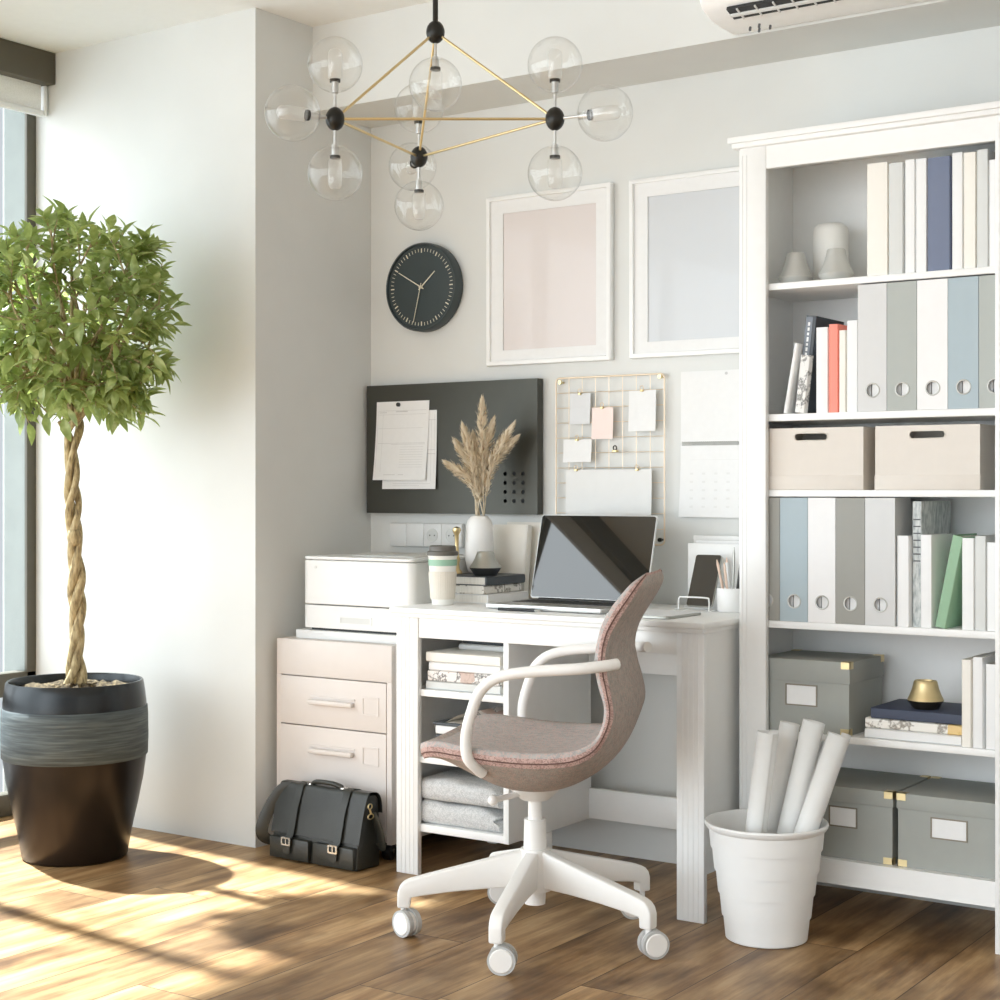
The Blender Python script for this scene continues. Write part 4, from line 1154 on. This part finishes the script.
def phone():
    T = Matrix.Translation((-1.930, 3.752, TZ+.012)) @ Matrix.Rotation(math.radians(-24), 4, 'X')
    t = thing('phone', 'black phone propped upright in a white wire stand on the desk', 'phone', (-1.93, 3.75, TZ))
    build('body', MB(T).prism(rrect(-.038, .038, 0, .146, .007), 'y', 0, .0075, .0012, 1), 'silver', t)
    build('screen', MB(T).prism(rrect(-.0365, .0365, .0015, .1445, .006), 'y', -.0006, .0006), 'screen', t)
    s = thing('phone_stand', 'white wire stand holding the black phone', 'stand', (-1.93, 3.75, TZ))
    for y in (3.722, 3.765):
        build('wire_loop', MB().tube(catmull([(-1.973, y, TZ+.0025), (-1.973, y, TZ+.03), (-1.967, y, TZ+.037), (-1.965, y, TZ+.037), (-1.895, y, TZ+.037), (-1.885, y, TZ+.03), (-1.885, y, TZ+.0025)], 5), .0022, 8), 'white', s, 60) if y < 3.74 else None
    build('wire_foot', MB().tube([(-1.985, 3.722, TZ+.0025), (-1.985, 3.80, TZ+.0025), (-1.885, 3.80, TZ+.0025), (-1.885, 3.722, TZ+.0025)], .0022, 8), 'white', s, 60)
    build('wire_back', MB().tube(catmull([(-1.985, 3.80, TZ+.0025), (-1.980, 3.822, TZ+.05), (-1.975, 3.834, TZ+.07), (-1.895, 3.834, TZ+.07), (-1.890, 3.822, TZ+.05), (-1.885, 3.80, TZ+.0025)], 5), .0022, 8), 'white', s, 60)
phone()
def pen_cup():
    c = (-1.845, 3.775, TZ)
    t = thing('pen_cup', 'white round pen cup beside the phone, half behind the bookcase', 'pen holder', c)
    build('body', MB().lathe([(0, 0), (.036, 0), (.038, .004), (.0395, .060), (.038, .062), (.0365, .060), (.035, .006), (0, .006)], c, 36), 'vase', t, 40)
    pens = [((-.022, -.005), (-.040, -.008), .135, 'wood_pale', 'pencil', 'pale wooden pencil at the phone side of the pen cup', .0035),
            ((-.012, .012), (-.024, .016), .140, 'white', 'pencil', 'white pencil standing in the pen cup', .0036),
            ((-.006, -.014), (-.012, -.022), .128, 'wood_pale', 'pencil', 'pale wooden pencil at the front of the pen cup', .0035),
            ((.0, .006), (.003, .006), .168, 'silver', 'pen', 'tallest thin grey metal pen in the pen cup', .003),
            ((.018, -.006), (.034, -.010), .150, 'black', 'pen', 'black pen in the pen cup nearest the bookcase', .0045)]
    for a, b, h, m, nm, lb, r in pens:
        p0 = Vector((c[0]+a[0]*.6, c[1]+a[1]*.6, TZ+.0075)); p1 = Vector((c[0]+b[0], c[1]+b[1], TZ+h))
        o = thing(nm, lb, nm, tuple(p0), 'pens and pencils in the pen cup')
        build('barrel', MB().cyl(p0, p0.lerp(p1, .9), r, seg=10), m, o, 60)
        build('tip', MB().cyl(p0.lerp(p1, .9), p1, r, r*.3, 10), 'silver' if nm == 'pen' else 'wood_pale', o, 60)
pen_cup()

# ------------------------------------------------------------------ things in the desk cubby
GC = 'books in the upper desk cubby'
zz = .5014
for h, x0, x1, dd, cv, lb in [(.0225, -2.604, -2.362, .19, 'cover_grey', 'flat pale grey book at the bottom of the upper cubby stack'),
                              (.0290, -2.598, -2.365, .18, 'print_mix', 'flat picture-covered magazine in the upper cubby stack'),
                              (.0225, -2.594, -2.362, .19, 'cover_white', 'flat white book on the picture magazine in the upper cubby'),
                              (.0270, -2.604, -2.362, .20, 'cover_offwhite', 'flat off-white book under the small ones, upper cubby'),
                              ]:
    lying(lb, x0, x1, 3.462, zz, zz+h, dd, cv, GC); zz += h
lying('small white book set back on the upper cubby stack', -2.565, -2.372, 3.56, zz, zz+.016, .14, 'cover_white', GC); zz += .016
lying('small dark magazine on top of the upper cubby stack', -2.555, -2.372, 3.565, zz, zz+.012, .14, 'cover_slate', GC)
GC2 = 'books in the middle desk cubby'
zz = .3194
for h, x0, x1, dd, cv, lb in [(.026, -2.590, -2.365, .20, 'cover_white', 'flat white book at the bottom of the middle cubby stack'),
                              (.024, -2.580, -2.365, .20, 'cover_grey', 'flat pale grey book second in the middle cubby stack'),
                              (.013, -2.572, -2.365, .20, 'cover_slate', 'thin dark book in the middle cubby stack'),
                              (.024, -2.572, -2.365, .19, 'cover_white', 'flat white book over the thin dark one, middle cubby'),
                              (.008, -2.580, -2.365, .19, 'cover_slate', 'thin dark magazine near the top of the middle cubby stack')]:
    lying(lb, x0, x1, 3.462, zz, zz+h, dd, cv, GC2); zz += h
def curled_mag():
    t = thing('magazine', 'picture magazine with curling cover on top of the middle cubby stack', 'magazine', (-2.45, 3.47, zz))
    rows = []
    for i in range(9):
        q = i/8; x = -2.545+.175*q; z = zz+.001+.030*math.sin(PI*min(1, q*1.1))**1.2
        rows.append([(x, 3.468, z), (x, 3.64, z)])
    lo = [[(p[0], p[1], zz+.0008) for p in r] for r in rows[::-1]]
    build('pages', MB().grid([[(p[0], p[1], p[2]-.001) for p in r] for r in rows]+lo, closed_u=True), 'pages', t)
    build('cover', MB().grid(rows+[[(p[0], p[1], p[2]-.0008) for p in r] for r in rows[::-1]], closed_u=True), 'print_mix', t, 60)
curled_mag()
def blanket(z0, h, x0, x1, label, seed):
    rr = random.Random(seed)
    t = thing('folded_blanket', label, 'blanket', ((x0+x1)/2, 3.46, z0), 'folded blankets in the desk cubby')
    # thick folded cloth: soft rounded fold at x0, loose layer edges at x1
    loop, ctr = [], []
    r = h/2; N = 14; K = 12
    for k in range(N+1):
        q = k/N; x = x1-(x1-x0-r)*q
        loop.append((x, z0)); ctr.append((x, z0+r))
    for k in range(1, K):
        a = -PI/2-PI*k/K
        loop.append((x0+r+r*math.cos(a)*1.0, z0+r+r*math.sin(a))); ctr.append((x0+r, z0+r))
    for k in range(N+1):
        q = k/N; x = x0+r+(x1-.010-x0-r)*q
        loop.append((x, z0+h*(1-.10*q)+.0028*math.sin(q*9+seed)-(.012*max(0, q-.86)/.14))); ctr.append((x, z0+r))
    loop += [(x1-.004, z0+h*.62), (x1-.016, z0+h*.50), (x1-.002, z0+h*.38)]; ctr += [(x1-.02, z0+r)]*3
    ys = [3.456, 3.459, 3.466, 3.478, 3.52, 3.60, 3.68, 3.74]
    rows = []
    for k, y in enumerate(ys):
        sh = (.30, .72, .92, 1, 1, 1, 1, .95)[k]
        row = []
        for i, p in enumerate(loop):
            cc = ctr[i]; w = .0022*math.sin(p[0]*38+y*20+seed)*(1 if p[1] > z0+h*.7 else 0)
            row.append((cc[0]+(p[0]-cc[0])*sh, y, max(z0, cc[1]+(p[1]-cc[1])*sh+w)))
        row.append(row[0]); rows.append(row)
    m = MB().grid(rows)
    for row in (rows[0], rows[-1]):
        V = row[:-1]; c0 = sum((Vector(v) for v in V), Vector())/len(V); L = len(V)
        m.faces(V+[c0], [(a, (a+1) % L, L) for a in range(L)])
    build('cloth', m, 'blanket', t, 75)
blanket(.1376, .062, -2.640, -2.362, 'grey wool blanket folded at the bottom of the lower desk cubby', 1)
blanket(.2010, .060, -2.642, -2.366, 'grey wool blanket folded on top of the other in the lower cubby', 4)

# ------------------------------------------------------------------ bin and paper rolls
def bin_():
    c = (-1.580, 3.412, 0)
    t = thing('waste_bin', 'white ribbed plastic bin holding paper rolls, in front of the bookcase', 'bin', c)
    prof = [(0, .0), (.088, .0), (.0935, .003)]
    zs = [.003, .055, .108, .160, .212, .255]
    for i in range(5):
        a = .0935+.042*(zs[i]/.255); b = .0935+.042*(zs[i+1]/.255)
        prof += [(a, zs[i]+.0005), (b-.0032, zs[i+1]-.0004)]
    prof += [(.1375, .258), (.141, .263), (.1425, .268), (.141, .272), (.137, .272), (.134, .266), (.0915, .008), (0, .008)]
    build('body', MB().lathe(prof, c, 64), 'bin', t, 25)
bin_()
def roll(label, p0, p1, r, seed):
    p0 = Vector(p0); p1 = Vector(p1); d = (p1-p0); L = d.length
    q = d.to_track_quat('Z', 'Y').to_matrix().to_4x4(); T = Matrix.Translation(p0) @ q
    V0 = []; turns = 2.6; n = 84
    for i in range(n+1):
        a = 2*PI*turns*i/n+seed; rr = r-.0018*(turns-turns*i/n)*1.0
        V0.append((rr*math.cos(a), rr*math.sin(a)))
    rows = [[(x, y, z) for x, y in V0] for z in (0, L)]
    o = build('paper_roll', MB(T).grid(rows), 'roll', loc=tuple(p0), smooth=70)
    o.modifiers.new('paper_thickness', 'SOLIDIFY').thickness = .0007
    tag(o, label, 'paper roll', 'paper rolls in the white bin')
RR, RF, RC = Vector((.826, .5635, 0)), Vector((-.5635, .826, 0)), Vector((-1.580, 3.412, 0))
for lb, (ub, db, zb), (ut, dt, zt), r, sd_ in [
    ('white paper roll nearest the desk in the bin', (-.055, -.018, .012), (-.001, -.030, .482), .0260, 0),
    ('white paper roll second from the desk in the bin', (-.028, .058, .012), (.066, .062, .490), .0245, 2),
    ('thick white paper roll standing tallest in the middle of the bin', (-.002, .006, .014), (.111, .004, .502), .0265, 1),
    ('thick white paper roll leaning toward the bookcase, front of the bin', (-.002, -.050, .020), (.158, -.050, .478), .0265, 4),
    ('thin white paper roll mostly hidden behind the leaning one', (.032, .024, .014), (.190, .020, .470), .0130, 3)]:
    roll(lb, tuple(RC+RR*ub+RF*db+Vector((0, 0, zb))), tuple(RC+RR*ut+RF*dt+Vector((0, 0, zt))), r, sd_)

# ------------------------------------------------------------------ office chair
CA = math.radians(19.3); CF = Vector((-math.cos(CA), -math.sin(CA), 0)); CN = Vector((math.sin(CA), -math.cos(CA), 0)); CO = Vector((-2.036, 3.13, 0))
def cw(p, q, z): return CO+CF*p+CN*q+Vector((0, 0, z))
def chair():
    t = thing('office_chair', 'grey and pink fabric office chair on a white five-star base', 'chair', tuple(CO))
    A = [(.226, .446), (.221, .462), (.204, .475), (.170, .480), (.13, .477), (.09, .473), (.03, .467), (-.04, .464), (-.10, .466), (-.148, .474), (-.184, .494), (-.200, .525), (-.204, .565), (-.190, .61), (-.180, .655), (-.184, .70), (-.195, .742), (-.214, .778), (-.239, .812), (-.259, .836), (-.276, .852)]
    B = [(.221, .436), (.212, .430), (.198, .424), (.17, .414), (.14, .395), (.10, .372), (.045, .350), (-.02, .345), (-.08, .355), (-.135, .380), (-.180, .415), (-.212, .465), (-.230, .53), (-.229, .585), (-.216, .630), (-.208, .668), (-.218, .712), (-.243, .757), (-.267, .795), (-.281, .826), (-.282, .848)]
    W = [.140, .186, .212, .226, .234, .238, .240, .238, .234, .228, .218, .208, .204, .197, .189, .186, .186, .186, .180, .160, .100]
    A3 = catmull([(a[0], w, a[1]) for a, w in zip(A, W)], 4); B3 = catmull([(b[0], 0, b[1]) for b in B], 4)
    n = len(A3); NT_ = 20
    inner, outer, bandL, bandR = [], [], [], []
    seamL, seamR = [], []
    for i in range(n):
        a, b = A3[i], B3[i]; w = a.y; f = i/(n-1)
        d = Vector((b.x-a.x, b.z-a.z)); dl = max(d.length, 1e-4); d /= dl
        rt = min(.034, dl*.8)
        ri, ro = [], []
        for k in range(NT_+1):
            s = -1+2*k/NT_
            dish = .014*(1-s*s) if .1 < f < .95 else .004*(1-s*s)
            ri.append(cw(a.x+d.x*dish, s*w, a.z+d.y*dish))
            e = (1-abs(s)**2.6)
            ox, oz = a.x+d.x*rt, a.z+d.y*rt
            ow = w*(1-.0)
            ro.append(cw(ox+(b.x-ox)*e, s*ow, oz+(b.z-oz)*e))
        inner.append(ri); outer.append(ro)
        for s, band, seam in ((-1, bandL, seamL), (1, bandR, seamR)):
            row = []
            for k in range(7):
                q = k/6; bul = .006*math.sin(PI*q)
                row.append(cw(a.x+d.x*rt*q, s*(w+bul), a.z+d.y*rt*q))
            band.append(row)
            seam.append(cw(a.x+d.x*rt*.68, s*(w+.0056), a.z+d.y*rt*.68))
    cu = MB().grid(inner).grid([r[:3] for r in bandL]).grid([r[:3] for r in bandR])
    bmesh.ops.remove_doubles(cu.bm, verts=cu.bm.verts, dist=1e-5); bmesh.ops.recalc_face_normals(cu.bm, faces=cu.bm.faces)
    build('seat_cushion', cu, 'fab_seat', t, 80)
    build('outer_shell', MB().grid(outer), 'fab_shell', t, 80, 'grey-brown fabric underside and back')
    bd = MB().grid([r[2:] for r in bandL]).grid([r[2:] for r in bandR])
    for idx, sgn in ((0, 1), (n-1, -1)):
        r1, r2 = inner[idx], outer[idx]
        bul = (CF*.004 if idx == 0 else Vector((0, 0, .004)))
        bd.grid([r1, [(p+q)/2+bul for p, q in zip(r1, r2)], r2])
    build('edge_band', bd, 'fab_band', t, 80, 'pink woven band round the rim')
    build('seam', MB().tube(seamL, .0016, 6).tube(seamR, .0016, 6), 'piping', t, 80)
    for s in (1, -1):
        pts = [(.066, s*.216, .412), (.078, s*.234, .428), (.092, s*.250, .452), (.094, s*.254, .50), (.080, s*.255, .555), (.060, s*.255, .600), (.020, s*.255, .630), (-.05, s*.255, .644), (-.15, s*.248, .652), (-.205, s*.222, .657), (-.232, s*.196, .660)]
        P = catmull([cw(*p) for p in pts], 6)
        build('armrest', MB().tube(P, .0125, 14), 'chair_white', t, 60)
    build('seat_plate', MB().cyl(cw(0, 0, .318), cw(0, 0, .352), .032, .07), 'chair_white', t)
    build('tilt_lever', MB().cyl(cw(.02, .02, .336), cw(.075, .10, .330), .007, seg=12).sphere(cw(.075, .10, .330), .012, 14), 'chair_white', t, 60)
    build('gas_column', MB().cyl(cw(0, 0, .24), cw(0, 0, .345), .0165, seg=28), 'chair_white', t, 40)
    build('column_sleeve', MB().cyl(cw(0, 0, .195), cw(0, 0, .272), .0275, .0255, 28), 'chair_white', t, 40)
    build('lower_sleeve', MB().cyl(cw(0, 0, .075), cw(0, 0, .14), .024, .027, 28), 'chair_white', t, 40)
    build('base_hub', MB().cyl(cw(0, 0, .108), cw(0, 0, .204), .040, .034, 32), 'chair_white', t, 40)
    wheel_ax = [200, 236, 262, 250, 240]
    for k, ang in enumerate((-146, -72.5, -2, 65, 142)):
        a = math.radians(ang)
        T = Matrix.Translation(CO) @ Matrix.Rotation(a, 4, 'Z') @ Matrix.Diagonal((1.07, 1, 1, 1))
        V = []; F = []
        sec = [(.018, .116, .203, .021), (.10, .112, .180, .019), (.18, .104, .158, .0165), (.245, .095, .140, .0145), (.275, .09, .131, .014), (.288, .086, .124, .014), (.296, .075, .114, .0135), (.300, .066, .100, .013)]
        m = MB(T)
        poly = [(s[0], s[2]) for s in sec]+[(.300, .066), (.272, .066), (.271, .090)]+[(s[0], s[1]) for s in sec[3::-1]]
        seen = []
        for p in poly:
            if not seen or (abs(p[0]-seen[-1][0])+abs(p[1]-seen[-1][1])) > 1e-5: seen.append(p)
        m.prism(seen, 'y', -.0155, .0155, .0045, 3)
        build('leg', m, 'chair_white', t, 40)
        cx = CO+Vector((math.cos(a), math.sin(a), 0))*.307
        wa = math.radians(wheel_ax[k]+60); ax = Vector((math.cos(wa), math.sin(wa), 0)); sd = Vector((-ax.y, ax.x, 0))
        if k == 3: sd = -sd if sd.y > 0 else sd
        wc = cx+sd*(.026 if k == 3 else .012)+Vector((0, 0, .0315))
        cst = build('caster', MB().cyl(cx+Vector((0, 0, .05)), cx+Vector((0, 0, .072)), .0065, seg=12).cyl(wc-ax*.006, wc+ax*.006, .026, seg=24).cyl(wc-ax*.017, wc+ax*.017, .008, seg=12), 'chair_white', t, 40)
        for s in (-1, 1):
            wh = MB().cyl(wc+ax*(s*.006), wc+ax*(s*.019), .031, .031, 32)
            build('wheel', wh, 'rubber', cst, 40)
            build('wheel_cap', MB().cyl(wc+ax*(s*.0185), wc+ax*(s*.0215), .0265, .024, 32), 'chair_white', cst, 40)
chair()

# ------------------------------------------------------------------ light, world, camera
w = bpy.data.worlds.new('sky'); SC.world = w; w.use_nodes = True
wt = w.node_tree; bg = wt.nodes['Background']; bg.inputs[0].default_value = (.885, .95, 1, 1)
# hazy sky, brighter on the side behind the viewer
tc = wt.nodes.new('ShaderNodeTexCoord'); dp = wt.nodes.new('ShaderNodeVectorMath'); dp.operation = 'DOT_PRODUCT'
dp.inputs[1].default_value = Vector((-.56, -.82, .10)).normalized()
mr = wt.nodes.new('ShaderNodeMapRange'); mr.interpolation_type = 'SMOOTHSTEP'
for i_, v_ in ((1, .38), (2, .98), (3, .80), (4, 6.0)): mr.inputs[i_].default_value = v_
wt.links.new(tc.outputs['Generated'], dp.inputs[0]); wt.links.new(dp.outputs['Value'], mr.inputs[0]); wt.links.new(mr.outputs[0], bg.inputs[1])
sd = Vector((1, -.096, -1.27)).normalized()
sun = bpy.data.lights.new('sun', 'SUN'); sun.energy = 24; sun.angle = math.radians(1.6); sun.color = (.92, .98, 1)
so = bpy.data.objects.new('sun', sun); COL.objects.link(so); so.rotation_euler = sd.to_track_quat('-Z', 'Y').to_euler(); so.location = (-7, 3, 6)

cam = bpy.data.cameras.new('camera'); co = bpy.data.objects.new('camera', cam); COL.objects.link(co)
co.location = (0, 0, 1.039); co.rotation_euler = (PI/2, 0, math.radians(34.3))
cam.sensor_width = 36; cam.sensor_fit = 'HORIZONTAL'; cam.lens = 36*1.6
cam.shift_y = -.01
cam.clip_start = .05
SC.camera = co
SC.view_settings.view_transform = 'Standard'; SC.view_settings.look = 'None'
SC.view_settings.gamma = 1; SC.view_settings.use_curve_mapping = False
SC.view_settings.exposure = -0.2
SC.cycles.max_bounces = 12; SC.cycles.diffuse_bounces = 8; SC.cycles.transparent_max_bounces = 24
SC.cycles.use_denoising = True
SC.cycles.sample_clamp_indirect = 6
